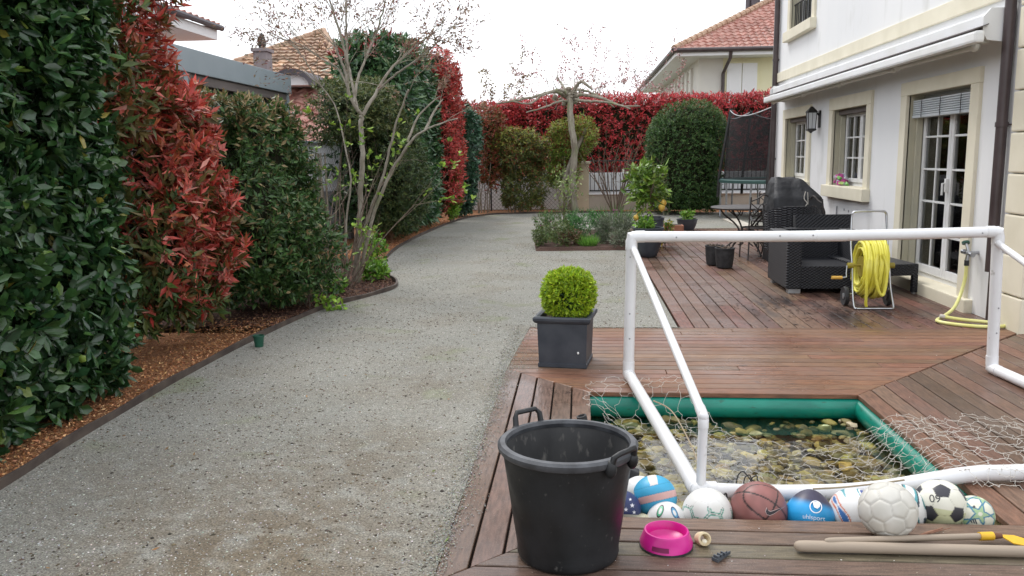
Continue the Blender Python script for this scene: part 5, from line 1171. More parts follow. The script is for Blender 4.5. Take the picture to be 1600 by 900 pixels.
# net
def inpoly(x, y, P):
    c = False; n = len(P)
    for i in range(n):
        x0, y0 = P[i]; x1, y1 = P[i-1]
        if (y0 > y) != (y1 > y) and x < (x1-x0)*(y-y0)/(y1-y0)+x0: c = not c
    return c
def netpatch(m, poly, s, seed, amp, zoff=0., stretch=1.0, r=.0012):
    s *= 1.28
    V3 = {}; E = set(); h = s*math.sqrt(3)
    def key(x, y): return (round(x/s*2), round(y/h*2*2))
    xs = [p[0] for p in poly]; ys_ = [p[1] for p in poly]; i0 = int((min(xs)-.3)/(1.5*s)); i1 = int((max(xs)+.3)/(1.5*s)); sd_ = Vector((seed*5.1, 1.7, 0))
    for i in range(i0, i1):
        j0 = int((min(ys_)-.3)/h); j1 = int((max(ys_)+.3)/h)
        for j in range(j0, j1):
            cx, cy2 = i*1.5*s, j*h+(h/2 if i % 2 else 0)
            if not inpoly(cx, cy2, poly): continue
            hv = [(cx+s*math.cos(a), cy2+s*math.sin(a)) for a in np.arange(6)*math.pi/3]
            for k in range(6):
                a, b = hv[k], hv[(k+1) % 6]; ka, kb = key(*a), key(*b); V3[ka] = a; V3[kb] = b; E.add((min(ka, kb), max(ka, kb)))
    def warp(x, y):
        n1 = mn.noise_vector(Vector((x*2.3, y*2.3, 0))+sd_); n2 = mn.noise_vector(Vector((x*7, y*7, 3))+sd_)
        x2 = x+n1.x*amp+n2.x*amp*.35; y2 = y+n1.y*amp+n2.y*amp*.35
        d = min(x2-PX0, PX1-x2, y2-PY0+.25, PY1-y2); sag = max(0, min(1, d/.22)); z = .012*(1-sag)-.138*sag+max(0, n1.z*.5+.25)*.11*(1-.75*sag)+abs(n2.z)*.02*(1-.5*sag)+zoff*(1-sag)
        for a_, b_ in ((bL, bM), (bM, bR)):       # lift over the rear pipe
            if a_.x <= x2 <= b_.x:
                yy = a_.y+(b_.y-a_.y)*(x2-a_.x)/(b_.x-a_.x); q = abs(y2-yy)
                if q < .06: z = max(z, .037+math.sqrt(max(0, .041**2-min(q, .041)**2))+.002)
        if sag == 0: z = max(z, .004)
        return Vector((x2, y2, z))
    for a, b in E:
        A, B = V3[a], V3[b]; pts = []
        for t in (0, .33, .66, 1): pts.append(warp(A[0]+(B[0]-A[0])*t, A[1]+(B[1]-A[1])*t))
        for q in (1, 2): pts[q] += Vector(rng.normal(0, .007, 3))+Vector((0, 0, -.004))
        m.tube(pts, r, 3, caps=False)
    for k, (x, y) in V3.items():
        p = warp(x, y); m.ell(p, .0036, .0030, .0036, 5, 3)
m = MB()
netpatch(m, [(.06, 5.36), (.6, 5.34), (.82, 4.95), (.75, 4.4), (1.0, 3.75), (.62, 3.66), (.42, 4.2), (.2, 4.6), (.05, 5.0)], .052, 1, .12)
netpatch(m, [(.60, 4.9), (1.2, 4.6), (1.75, 4.62), (1.75, 3.75), (.65, 3.62)], .055, 2, .10)
netpatch(m, [(1.45, 4.68), (1.75, 4.72), (2.3, 4.62), (2.95, 4.55), (2.95, 3.95), (1.9, 3.74), (1.45, 3.8)], .050, 3, .12)
netpatch(m, [(1.40, 4.50), (1.75, 4.60), (2.3, 4.42), (2.95, 4.40), (2.95, 3.95), (1.9, 3.80), (1.5, 4.0)], .055, 5, .17, .02)
netpatch(m, [(1.74, 3.78), (2.95, 4.0), (2.95, 3.66), (2.2, 3.56), (1.78, 3.62)], .045, 7, .05)
m.build('net', M['rope'], goal)
m = MB()
m.tube(smooth_path([bL+(gBL-bL)*.62+Vector((.03, 0, .04)), bL+(gBL-bL)*.5+Vector((.09, 0, .05)), bL+(gBL-bL)*.25+Vector((.085, 0, .03)), bL+(gBL-bL)*.06+Vector((.04, 0, .045))], 6), .004, 6)
m.tube(smooth_path([(1.02, 3.56, .045), (1.15, 3.55, .06), (1.32, 3.57, .075), (1.42, 3.60, .078)], 6), .004, 6)
m.build('tan_rope', M['cord_tan'], goal, smooth=True)
m = MB()
for k in range(3):
    o_ = Vector((.70+.035*k, 3.62+.01*k, .035)); q_ = (.8, .55, .45)[k]; m.tube(smooth_path([o_, o_+Vector((.012, .01, .05))*q_, o_+Vector((.035+.01*k, 0, .075))*q_, o_+Vector((.065, -.02, .05-.01*k))*q_, o_+Vector((.075, -.03, .0))], 6), .0028, 6)
m.tube(smooth_path([(.64, 3.5, .02), (.63, 3.48, .05), (.61, 3.46, .03), (.60, 3.45, -.03), (.62, 3.44, -.08)], 6), .004, 6)
m.build('black_cord', M['cord'], goal, smooth=True)

# ---- balls
def trunc_ico(rot):
    ph = (1+5**.5)/2; v = []
    for a in (-1, 1):
        for b in (-ph, ph): v += [(0, a, b), (a, b, 0), (b, 0, a)]
    v = nrmz(np.array(v, float)); F = []
    for i in range(12):
        for j in range(i+1, 12):
            for k in range(j+1, 12):
                if v[i]@v[j] > .4 and v[j]@v[k] > .4 and v[i]@v[k] > .4: F.append(v[i]+v[j]+v[k])
    F = nrmz(np.array(F)); Rm = np.array(Matrix.Rotation(rot[0], 3, 'X')@Matrix.Rotation(rot[1], 3, 'Y')@Matrix.Rotation(rot[2], 3, 'Z'))
    return v@Rm.T, F@Rm.T
def ball(name, label, c, r, fn, rot=(0, 0, 0), nu=150, nv=96, group='balls lying along the near edge of the pond', shape=None):
    c = Vector(c); f = (Vector((0, 0, CAM_H))-c).normalized(); rr = Vector((0, 0, 1)).cross(f).normalized(); uu = f.cross(rr)
    th = np.linspace(0, math.pi, nv+1); a = np.linspace(0, 2*math.pi, nu, endpoint=False); TH, A = np.meshgrid(th, a, indexing='ij')
    d = np.stack([np.sin(TH)*np.cos(A), np.sin(TH)*np.sin(A), np.cos(TH)], -1).reshape(-1, 3)     # (right, toward camera, up) frame
    Pn, Hx = trunc_ico(rot); sp = d@Pn.T/.9393; sh = d@Hx.T/.9149; al = np.concatenate([sp, sh], 1); o2 = np.sort(al, 1); gap = o2[:, -1]-o2[:, -2]; pent = sp.max(1) > sh.max(1)
    C, disp = fn(d, pent, gap, Pn, Hx, sp, sh); P = d*(r*(1+disp))[:, None]
    if shape: P = shape(P, r)
    Wd = np.outer(P[:, 0], rr)+np.outer(P[:, 1], f)+np.outer(P[:, 2], uu)+np.array(c)
    F = [(i*nu+k, (i+1)*nu+k, (i+1)*nu+(k+1) % nu, i*nu+(k+1) % nu) for i in range(nv) for k in range(nu)]
    o = npmesh(name, Wd, F, np.clip(C, 0, 1), M['ball'], org=c, smooth=True); tag(o, label, 'ball', group); o['_r'] = r
    return o, (c, r, rr, f, uu)
def decal(parent, fr, name, loops=None, text=None, size=.2, at=(0, 0), rot=0., col=(1, 1, 1), lift=1.006, squash=1.0):
    c, r, rr, f, uu = fr
    if text: cu = bpy.data.curves.new('t', 'FONT'); cu.body = text; cu.align_x = 'CENTER'; cu.align_y = 'CENTER'; cu.size = size
    else:
        cu = bpy.data.curves.new('t', 'CURVE'); cu.dimensions = '2D'; cu.fill_mode = 'BOTH'
        for lp in loops:
            s = cu.splines.new('POLY'); s.points.add(len(lp)-1); s.use_cyclic_u = True
            for i, (x, y) in enumerate(lp): s.points[i].co = (x, y, 0, 1)
    ob = bpy.data.objects.new('t', cu); me = ob.to_mesh(); bm = bmesh.new(); bm.from_mesh(me); ob.to_mesh_clear(); bpy.data.objects.remove(ob)
    bmesh.ops.triangulate(bm, faces=bm.faces[:])
    for _ in range(4):
        es = [e for e in bm.edges if e.calc_length() > .07]
        if not es: break
        bmesh.ops.subdivide_edges(bm, edges=es, cuts=1); bmesh.ops.triangulate(bm, faces=bm.faces[:])
    m = MB(); cr, sr = math.cos(rot), math.sin(rot); vs = []
    bm.verts.index_update()
    for v in bm.verts:
        x, y = v.co.x*squash, v.co.y; a, b = x*cr-y*sr+at[0], x*sr+y*cr+at[1]; q = math.sqrt(max(0, 1-a*a-b*b)); vs.append(c+(rr*a+uu*b+f*q)*r*lift)
    m.add(vs, [[v.index for v in fc.verts] for fc in bm.faces], col); bm.free()
    o = m.build(name, M['toy'], parent); return o
def base(col, n): return np.tile(np.array(col, float), (n, 1))
def sstep(x, a, b): t = np.clip((x-a)/(b-a), 0, 1); return t*t*(3-2*t)
def seamdisp(gap, w=.02, dep=.012): return -dep*np.exp(-(gap/w)**2)
def f_grey(d, pent, gap, Pn, Hx, sp, sh):
    n = len(d); C = base((.60, .59, .56), n); C *= (1-.22*np.exp(-(gap/.010)**2))[:, None]; C *= (1+.07*lump(d, 6, 3))[:, None]; C[:] *= np.array([1, .99, .96]); return C, seamdisp(gap, .03, .03)
def f_bw(d, pent, gap, Pn, Hx, sp, sh):
    n = len(d); C = base((.74, .73, .64), n); low = d[:, 2] < -.15; C[low] = np.array([.58, .60, .38]); C[pent] = np.array([.045, .045, .055]); C *= (1-.45*np.exp(-(gap/.006)**2))[:, None]; return C, seamdisp(gap, .015, .008)
def f_green(d, pent, gap, Pn, Hx, sp, sh):
    n = len(d); C = base((.76, .76, .74), n); ring = (gap > .022) & (gap < .05) & (d[:, 2] < .22); near = (sp.max(1) > .80); k = ring & near; C[k] = np.array([.12, .42, .32])
    k = (np.abs(gap-.020) < .005) & near & (d[:, 2] < .26); C[k] = np.array([.06, .12, .10]); gr = (d[:, 2] < -.2) & (lump(d, 9, 5) > .2); C[gr] *= .8; C *= (1-.15*np.exp(-(gap/.006)**2))[:, None]; return C, seamdisp(gap, .012, .004)
def f_bask(d, pent, gap, Pn, Hx, sp, sh):
    n = len(d); C = base((.27, .095, .085), n)*(1+.12*lump(d, 14, 2))[:, None]; C[:, 1:] += .018
    Rm = np.array(Matrix.Rotation(.35, 3, 'Y')@Matrix.Rotation(.5, 3, 'X')@Matrix.Rotation(-.45, 3, 'Z')); q = d@Rm
    s = np.minimum(np.abs(q[:, 2]), np.abs(q[:, 0])); e = np.minimum(np.abs(np.sqrt((q[:, 1]-1.0)**2*1.0+q[:, 2]**2*.9)-.62), np.abs(np.sqrt((q[:, 1]+1.0)**2+q[:, 2]**2*.9)-.62)); s = np.minimum(s, e)
    k = s < .028; C[k] = np.array([.03, .018, .018]); return C, -.008*np.exp(-(s/.018)**2)
def f_uhl(d, pent, gap, Pn, Hx, sp, sh):
    n = len(d); t = sstep(d[:, 2]+.12*d[:, 0]-.0, .30, .62)[:, None]; C = base((.02, .32, .68), n)*(1-t)+base((.045, .04, .075), n)*t; C *= (1+.08*lump(d, 5, 1))[:, None]; return C, np.zeros(n)
def f_volley(d, pent, gap, Pn, Hx, sp, sh):
    n = len(d); C = base((.06, .40, .66), n); Rm = np.array(Matrix.Rotation(-.28, 3, 'Y')); q = d@Rm; z = q[:, 2]; x = q[:, 0]
    pk = np.array([.68, .42, .40]); pw = np.array([.74, .68, .64])
    C[(np.abs(z+.02) < .15) & (x > -.75)] = pk; C[(np.abs(x-.12) < .13+.08*z) & (z > .52)] = pw; C[(z < -.55)] = np.array([.05, .28, .5]); C[(x < -.86)] = pw
    s = np.minimum.reduce([np.abs(z+.18), np.abs(z-.14), np.abs(z-.50), np.abs(z+.55)]); C *= (1-.35*np.exp(-(s/.012)**2))[:, None]; return C, -.006*np.exp(-(s/.015)**2)
def f_swirl(cols, ph, den=1.0):
    def g(d, pent, gap, Pn, Hx, sp, sh):
        n = len(d); C = base((.76, .76, .76), n); w = lump(d, 3.4, ph)+.45*np.sin(7*d[:, 0]+4*d[:, 2]+ph)
        for i, (lo, hi, c) in enumerate(cols): C[(w > lo) & (w < hi)] = np.array(c)
        return C, -.004*np.exp(-(np.abs(lump(d, 2, ph+4))/.02)**2)
    return g
def f_star(d, pent, gap, Pn, Hx, sp, sh):
    n = len(d); C = base((.72, .72, .60), n)
    i = sp.argmax(1); ctr = Pn[i]; t = d-ctr*(d*ctr).sum(1)[:, None]; dist = np.linalg.norm(t, axis=1)
    # direction to a neighbouring vertex gives the star's first arm
    nb = np.array([Pn[np.argsort(-(Pn@Pn[k]))[1]] for k in range(12)])[i]; e1 = nrmz(nb-ctr*(nb*ctr).sum(1)[:, None]); e2 = np.cross(ctr, e1); ang = np.arctan2((t*e2).sum(1), (t*e1).sum(1))
    a5 = np.abs(((ang+math.pi/5) % (2*math.pi/5))-math.pi/5); rs = .66/(1+2.3*a5)
    inside = dist < rs; C[inside] = np.array([.36, .52, .30]); C[(dist < rs) & (dist > rs*.70)] = np.array([.07, .22, .34]); C[inside & (dist < .10)] = np.array([.72, .72, .60]); return C, np.zeros(n)
def f_navy(d, pent, gap, Pn, Hx, sp, sh):
    n = len(d); C = base((.03, .045, .14), n); C[(d[:, 2] < -.25)] = np.array([.6, .58, .5]); return C, np.zeros(n)
def f_cream(d, pent, gap, Pn, Hx, sp, sh): C = base((.6, .57, .42), len(d)); C *= (1-.4*np.exp(-(gap/.01)**2))[:, None]; return C, seamdisp(gap)
def bpos(x, y, r, z=None): return AY(x, y, PY0+r+.008+(z or 0))
ball('volleyball', 'blue volleyball with faded pink stripes beside the black tub', bpos(1023, 777, .097, .10), .097, f_volley)
_o, fr = ball('star_ball', 'navy blue ball with white stars half hidden by the black tub', bpos(972, 796, .082, .03), .082, f_navy)
for (ax_, bx_, s_) in ((.52, .22, .13), (.62, -.12, .11), (.20, .0, .12), (.42, .52, .09)):
    decal(_o, fr, 'printed_star', [[(s_*(1 if k % 2 == 0 else .42)*math.cos(math.pi/2+k*math.pi/5), s_*(1 if k % 2 == 0 else .42)*math.sin(math.pi/2+k*math.pi/5)) for k in range(10)]], at=(ax_, bx_), col=(.75, .76, .8))
_o, fr = ball('football', 'small white football with green and blue loops in front of the blue volleyball', bpos(1041, 815, .085), .085, f_swirl([(.95, 1.2, (.06, .1, .3))], 3))
def ellr(cx, cy2, a, b, rot, k): return [(cx+k*(a*math.cos(t)*math.cos(rot)-b*math.sin(t)*math.sin(rot)), cy2+k*(a*math.cos(t)*math.sin(rot)+b*math.sin(t)*math.cos(rot))) for t in np.linspace(0, 2*math.pi, 28, endpoint=False)]
for (cx, cy2, a, b, ro, c1_, c2_) in ((-.30, .48, .15, .34, -.35, (.05, .05, .05), (.08, .42, .22)), (.40, .45, .14, .32, .45, (.04, .07, .16), (.10, .32, .50))):
    decal(_o, fr, 'printed_loop', [ellr(cx, cy2, a, b, ro, 1), ellr(cx, cy2, a, b, ro, .78)], col=c1_, lift=1.008); decal(_o, fr, 'printed_loop', [ellr(cx, cy2, a, b, ro, .78), ellr(cx, cy2, a, b, ro, .48)], col=c2_, lift=1.008)
ball('football', 'faded pinkish white ball peeping from behind the blue volleyball', bpos(1001, 774, .09, .33), .09, f_swirl([(.9, 1.3, (.68, .42, .40))], 9))
ball('football', 'small cream ball mostly sunk behind the deck edge beside the tub', bpos(1001, 828, .07), .07, f_cream)
ball('football', 'white football with sea green panel outlines left of the basketball', bpos(1105, 802, .107), .107, f_green, (.4, .3, .2))
_o, fr = ball('basketball', 'worn reddish brown basketball with a black tick mark', bpos(1185, 797, .121), .121, f_bask)
def tick(k=0.0):
    return [(.28-k, .10+k), (.24-k, -.02), (.28, -.11-k), (.38, -.13-k), (.50, -.07-k), (.84+k*2, .20+k), (.52, .04+k), (.40, -.01+k), (.33, .01+k)]
decal(_o, fr, 'printed_logo', [tick(.018)], col=(.5, .38, .36), lift=1.004); decal(_o, fr, 'printed_logo', [tick(0)], col=(.02, .016, .02), lift=1.008)
def cone(P, r): P = P.copy(); k = np.clip(P[:, 2]/r, 0, 1); s = 1-.22*k**1.2; P[:, 0] *= s; P[:, 1] *= s; P[:, 2] *= 1+.02*k; return P
_o, fr = ball('football', 'cyan blue ball with dark navy top and white round logo', bpos(1265, 804, .104), .104, f_uhl, shape=cone)
fr2 = fr
decal(_o, fr2, 'printed_logo', [ellr(.22, .33, .24, .25, 0, 1), ellr(.22, .33, .24, .25, 0, .84)], col=(.8, .82, .85), lift=1.0)
decal(_o, fr2, 'printed_logo', [[(.10, .50), (.36, .54), (.38, .36), (.28, .26), (.16, .30), (.12, .40)]], col=(.8, .82, .85), lift=1.0)
decal(_o, fr2, 'lettering', text='uhlsport', size=.25, at=(.16, -.10), col=(.72, .8, .88), lift=1.012)
ball('football', 'white football with orange and blue swirls beside the cyan ball', bpos(1334, 802, .105), .105, f_swirl([(.35, .52, (.62, .16, .08)), (.62, .85, (.05, .16, .42)), (.85, 1.0, (.12, .45, .5)), (-.75, -.6, (.06, .3, .36)), (-1.2, -.95, (.08, .12, .35))], 5))
ball('football', 'white football with dark teal and red patches behind the dirty white ball', bpos(1407, 796, .105), .105, f_swirl([(.25, .50, (.04, .20, .22)), (.50, .62, (.55, .16, .10)), (-.6, -.35, (.04, .06, .08)), (-.9, -.6, (.1, .35, .4))], 12))
_o, fr = ball('football', 'classic black and white football with 09 printed on a panel', bpos(1468, 789, .105), .105, f_bw, (.62, .12, .5))
decal(_o, fr, 'lettering', text='09', size=.42, at=(-.17, .20), rot=.16, col=(.05, .05, .05), lift=1.006)
_o, fr = ball('football', 'small cream football with blue and green stars at the right end of the row', bpos(1521, 805, .080), .080, f_star, (.3, .5, .2))
decal(_o, fr, 'printed_logo', [[(-.16, .0), (-.10, .06), (-.02, -.10), (-.08, -.10)], [(-.07, .08), (-.01, .12), (.09, -.10), (.02, -.10)], [(.02, .14), (.07, .17), (.19, -.10), (.12, -.10)]], at=(.02, -.30), col=(.06, .07, .08))
decal(_o, fr, 'printed_logo', [ellr(0, 0, .06, .07, 0, 1)], at=(.0, .42), col=(.08, .08, .09))
wb = AG(1387, 797, .110)
ball('football', 'dirty all white football resting on the deck in front of the row', wb, .110, f_grey, (.25, .35, .1))

# ---- black tub
TX, TY = -.045, 3.0
tub = thing('black_tub', 'large black rubber garden tub with two handles on the deck', 'tub', (TX, TY, 0))
H_ = .450; rb_, rt_ = .190, .245
pr_ = [(0, .004), (rb_-.01, .0), (rb_, .008), (rb_+.004, .02)]+[(rb_+(rt_-rb_)*t+.0, .02+(H_-.05)*t) for t in np.linspace(.05, 1, 10)]
MB().lathe(pr_, (TX, TY, 0), 72, caps=False).build('tub_wall', M['tub'], tub, smooth=True)
MB().lathe([(rt_-.006, H_-.012)]+[(rt_-.008-(rt_-rb_)*t, H_-.02-(H_-.04)*t) for t in np.linspace(0, 1, 8)]+[(0, .02)], (TX, TY, 0), 72, caps=False).build('inner_wall', M['tub_inner'], tub, smooth=True)
MB().lathe([(rt_-.012, H_-.028), (rt_+.010, H_-.034), (rt_+.017, H_-.024), (rt_+.018, H_-.010), (rt_+.008, H_-.001), (rt_-.010, H_), (rt_-.016, H_-.012), (rt_-.012, H_-.028)], (TX, TY, 0), 72, caps=False).build('rim', M['tub_rim'], tub, smooth=True)
for ang, up_ in ((R_(128), .055), (R_(-40), .035)):
    m = MB(); c_ = Vector((TX, TY, H_-.012)); rd = Vector((math.cos(ang), math.sin(ang), 0)); tg = Vector((-rd.y, rd.x, 0)); b0 = c_+rd*(rt_+.008)
    P = [b0-tg*.062+Vector((0, 0, -.02)), b0-tg*.058+rd*.012+Vector((0, 0, up_*.7)), b0-tg*.045+rd*.022+Vector((0, 0, up_)), b0+tg*.045+rd*.022+Vector((0, 0, up_)), b0+tg*.058+rd*.012+Vector((0, 0, up_*.7)), b0+tg*.062+Vector((0, 0, -.02))]
    m.tube(P, [.013, .011, .010, .010, .011, .013], 10)
    for s_ in (-1, 1): q = b0+tg*s_*.062+Vector((0, 0, -.02)); m.ell(q, .022, .022, .034, 10, 7)
    m.build('handle', M['tub'], tub, smooth=True)
# black hose coupling behind the tub
p_ = Vector((.045, 4.35, -.12))
t = thing('hose_coupling', 'small black pipe coupling sticking up at the pond corner behind the tub', 'fitting', p_); m = MB()
m.tube([p_, p_+Vector((-.005, .02, .12)), p_+Vector((-.02, .03, .185))], .013, 10); m.lathe([(.016, 0), (.028, .02), (.028, .055), (.020, .056), (.018, .03), (0, .03)], p_+Vector((-.022, .032, .17)), 16, Matrix.Rotation(-.25, 3, 'Y')); m.build('coupling', M['rubber'], t, smooth=True)
q = AG(985, 748, -.05); t = thing('pond_pump', 'black boxy plastic pond fitting between the tub and the volleyball', 'fitting', q); MB().bbox(-.05, .03, -.02, .04, -.09, .05, .008, Matrix.Translation(q)@Matrix.Rotation(.35, 4, 'Y')).build('housing', M['rubber'], t)
m = MB(); m.tube(smooth_path([q+Vector((.01, -.02, -.04)), q+Vector((.03, -.03, -.07)), q+Vector((.05, -.03, -.09))], 5), .004, 6); m.build('cable', M['cord'], t)

# ---- foreground things
bx, by = .335, 3.075; bw = thing('pet_bowl', 'magenta pink plastic pet bowl on the deck boards', 'bowl', (bx, by, 0)); bw.rotation_euler = (0, 0, 0)
m = MB(); n = 72; prof = [(.060, .008), (.094, .004), (.1005, .008), (.1015, .022), (.094, .040), (.088, .058), (.084, .066), (.079, .067), (.075, .062), (.070, .035), (.05, .022), (0, .020)]
vs = []
for r_, z_ in prof:
    for k in range(n):
        a = 2*math.pi*k/n; zz = z_; rr_ = r_
        if .015 < z_ < .05 and r_ > .09: rr_ = r_-.006*max(0, math.cos(2*a+math.pi))*1.0
        vs.append((bx+rr_*math.cos(a), by+rr_*math.sin(a), zz))
m.add(vs, [(i*n+k, i*n+(k+1) % n, (i+1)*n+(k+1) % n, (i+1)*n+k) for i in range(len(prof)-1) for k in range(n)]); m.build('bowl', M['pink'], bw, smooth=True)
m = MB(); vs = []
for z_, off in ((.018, .0012), (.034, .0012)):
    for k in range(15):
        a = R_(-90-14-19+k*38/14-5); zr = .1015-(z_-.022)*.45 if z_ > .022 else .1015; vs.append((bx+(zr+off)*math.cos(a), by+(zr+off)*math.sin(a), z_))
m.add(vs, [(k, k+1, 16+k, 15+k) for k in range(14)]); m.build('grip_slot', mat('slot', (.16, .0, .06), rough=.6), bw)  # dark pink strip on the bowl wall, coloured as the slot's inner shade
m = MB(); m.lathe([(0, .0), (.103, .0), (.103, .006), (.09, .007)], (bx, by, 0.0005), 48); m.build('rubber_base', M['rubber'], bw, smooth=True)
c_ = AG(1098, 842, .022); t = thing('marrow_bone', 'small hollow cream chew bone beside the pink bowl', 'chew bone', (c_.x, c_.y, 0)); Rb = Matrix.Rotation(.25, 3, 'Z')@Matrix.Rotation(R_(66), 3, 'X')
MB().lathe([(.020, -.022), (.026, -.024), (.0275, 0), (.026, .022), (.020, .024), (.016, .018), (.014, -.018), (.020, -.022)], c_, 24, Rb, caps=False).build('shell', M['bone'], t, smooth=True)
m = MB(); m.ell(c_+Vector((.004, -.014, -.004)), .013, .014, .011, 10, 7, jit=.3); m.build('filling', M['stone'], t, smooth=True)
q = AG(1128, 872, .0); t = thing('plastic_scrap', 'pointed dark grey plastic offcut on the deck near the bowl', 'offcut', q); Ms = Matrix.Translation(q)@Matrix.Rotation(.72, 4, 'Z')
m = MB(); m.prism([Ms@Vector(v) for v in ((-.045, -.018, .002), (.05, .0, .002), (.0, .012, .002), (-.045, .012, .002))], (0, 0, .012)); m.prism([Ms@Vector(v) for v in ((-.035, -.012, .014), (.03, .0, .014), (-.03, .002, .014))], (0, 0, .006)); m.build('offcut', M['slate_plastic'], t)
m = MB()
for k in range(3): m.box(-.04+k*.02, -.034+k*.02, -.014, .008, .014, .024, Mx=Ms)
m.build('ribs', M['slate_plastic'], t)
def pole(name, label, a, b, r, cat='pole'):
    t = thing(name, label, cat, ((a+b)/2)); t.location.z = 0; ORG[t.name] = Vector(t.location); m = MB(); d = (b-a).normalized(); P = [a+d*(.0+.004*k) for k in range(1)]
    pts = [a, a+d*.006, a+d*.02, a+d*.045]+[a+(b-a)*k for k in np.linspace(.15, 1, 8)]; rs = [r*.35, r*.75, r*.97, r*1.04]+[r]*8; m.tube(pts, rs, 14); return t, m
a = AG(1241, 853, .024); b = AG(1760, 866, .022); t, m = pole('tool_handle', 'long thick grey wooden tool handle lying nearest the camera', a, b, .0215); m.build('shaft', M['handle_wood'], t, smooth=True)
a = AG(1292, 851, .045); a.y += .03; b = AG(1532, 838, .028); t, m = pole('garden_hoe', 'wooden handled tool with yellow tape and yellow metal blade on the deck', a, b, .0125); m.build('shaft', M['handle_wood'], t, smooth=True)
d = (b-a).normalized(); m = MB(); m.tube([b-d*.005, b+d*.05], .0165, 12); m.build('yellow_tape', M['yellow'], t, smooth=True)
m = MB(); m.tube([b+d*.05, b+d*.085], [.0135, .010], 12); m.build('socket', M['rust'], t, smooth=True)
e = b+d*.08; m = MB(); m.prism([e+Vector((0, .012, -.004)), e+Vector((.05, .0, .0)), e+Vector((.16, -.055, -.016)), e+Vector((.10, -.065, -.018)), e+Vector((.03, -.045, -.012))], (0, 0, .004)); m.build('blade', M['yellow'], t)
m = MB(); a = AG(1425, 843, .008); b = AG(1473, 825, .010); m.tube([a-Vector((.03, .01, 0)), a, (a+b)/2+Vector((0, 0, .004)), b], [.004, .008, .006, .002], 7); m.tube([(a+b)/2, b+Vector((.03, -.005, .004))], [.004, .001], 5); m.tube([a, a+Vector((-.07, -.04, .0))], [.005, .002], 5)
tag(m.build('dry_stick', M['stick'], org=a), 'thin reddish brown dry stick behind the dirty white ball', 'stick')
# ---- green cup
q = AG(405, 542); t = thing('green_pot', 'tiny dark green plastic pot on the gravel by the edging strip', 'pot', (q.x, q.y, 0))
MB().lathe([(0, .0), (.034, .0), (.042, .078), (.047, .079), (.047, .092), (.043, .093), (.032, .01), (0, .008)], (q.x, q.y, 0.004), 24).build('pot', M['green_cup'], t, smooth=True)

# ---- square planter with box ball
PXc, PYc = -.10, 5.985; pl = thing('square_planter', 'square slate grey planter at the deck corner', 'planter', (PXc, PYc, 0)); Mp = Matrix.Translation((PXc, PYc, 0))@Matrix.Rotation(R_(-8), 4, 'Z')
def sqring(m, prof, Mx):
    vs = []
    for h_, z in prof: vs += [Mx@Vector((sx*h_, sy_*h_, z)) for sx, sy_ in ((-1, -1), (1, -1), (1, 1), (-1, 1))]
    m.add(vs, [(i*4+k, i*4+(k+1) % 4, (i+1)*4+(k+1) % 4, (i+1)*4+k) for i in range(len(prof)-1) for k in range(4)]+[(3, 2, 1, 0)])
m = MB(); sqring(m, [(.172, .0), (.176, .004), (.176, .03), (.170, .032), (.180, .325)], Mp); m.build('box', M['pot'], pl)
m = MB(); sqring(m, [(.1803, .322), (.195, .33), (.206, .345), (.208, .362), (.200, .372), (.185, .374), (.168, .366), (.160, .30)], Mp)
rim_ = m.build('rim', M['pot'], pl, smooth=False)
m = MB(); sqring(m, [(.165, .325), (.165, .327)], Mp); m.box(-.163, .163, -.163, .163, .31, .33, Mx=Mp); m.build('soil', M['soil'], pl)
m = MB(); m.ell(Mp@Vector((.115, -.178, .115)), .008, .004, .010, 8, 6); m.build('label_plug', M['paper'], pl)
bb = thing('box_ball', 'round clipped yellow green box bush growing in the square planter', 'bush', (PXc, PYc, .33)); cb_ = np.array([PXc+.015, PYc-.0, .515])
P, Nn_ = sebox(4200, cb_, (.185, .185, .185), 2.15, 5, .012, 12, .34); BX = [(.22, .34, .02), (.30, .44, .03), (.14, .24, .02)]
A = shoots(P, Nn_, 7, .026, .012, .06, .7, .7, 1.0); C = palette(len(A[0]), [(.38, .52, .03), (.46, .60, .05), (.24, .38, .03)], [3, 2, 2], .15); k_old = (A[5] > .32+.35*(P[:, 2].max()-A[0][:, 2] < .15)); C[k_old] = np.array([.06, .14, .04])*(1+rng.normal(0, .2, (int(k_old.sum()), 1)))  # inner and lower leaves darkened as shade; lime tips are young growth
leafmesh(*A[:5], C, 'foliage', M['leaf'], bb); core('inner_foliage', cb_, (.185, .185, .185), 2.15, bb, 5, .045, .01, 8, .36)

# ---- garden pots
def roundpot(name, label, c, r0, r1, h, sq=None, mt='pot', group=None, lip=.012):
    t = thing(name, label, 'pot', (c[0], c[1], 0), group); seg = 48
    pr = [(0, 0), (r0*.8, 0), (r0, h*.05)]+[(r0+(r1-r0)*math.sin(t_*math.pi/2), h*(.05+.87*t_)) for t_ in np.linspace(.15, 1, 8)]+[(r1+lip, h*.93), (r1+lip, h), (r1-.012, h), (r1-.018, h*.86), (0, h*.86)]
    m = MB(); m.lathe(pr, (c[0], c[1], .002), seg, None, sq); m.build('pot_body', M[mt], t, smooth=True)
    MB().lathe([(r1-.02, h*.87), (0, h*.885)], (c[0], c[1], .002), 24, None, sq).build('soil', M['soil'], t); return t
roundpot('round_pot', 'large rounded dark grey pot on the deck edge with a small green plant', (1.02, 12.45), .13, .215, .44)
lowp = lambda name, label, c, z, r, h, n, cols, ln=.06, wd=.03: None
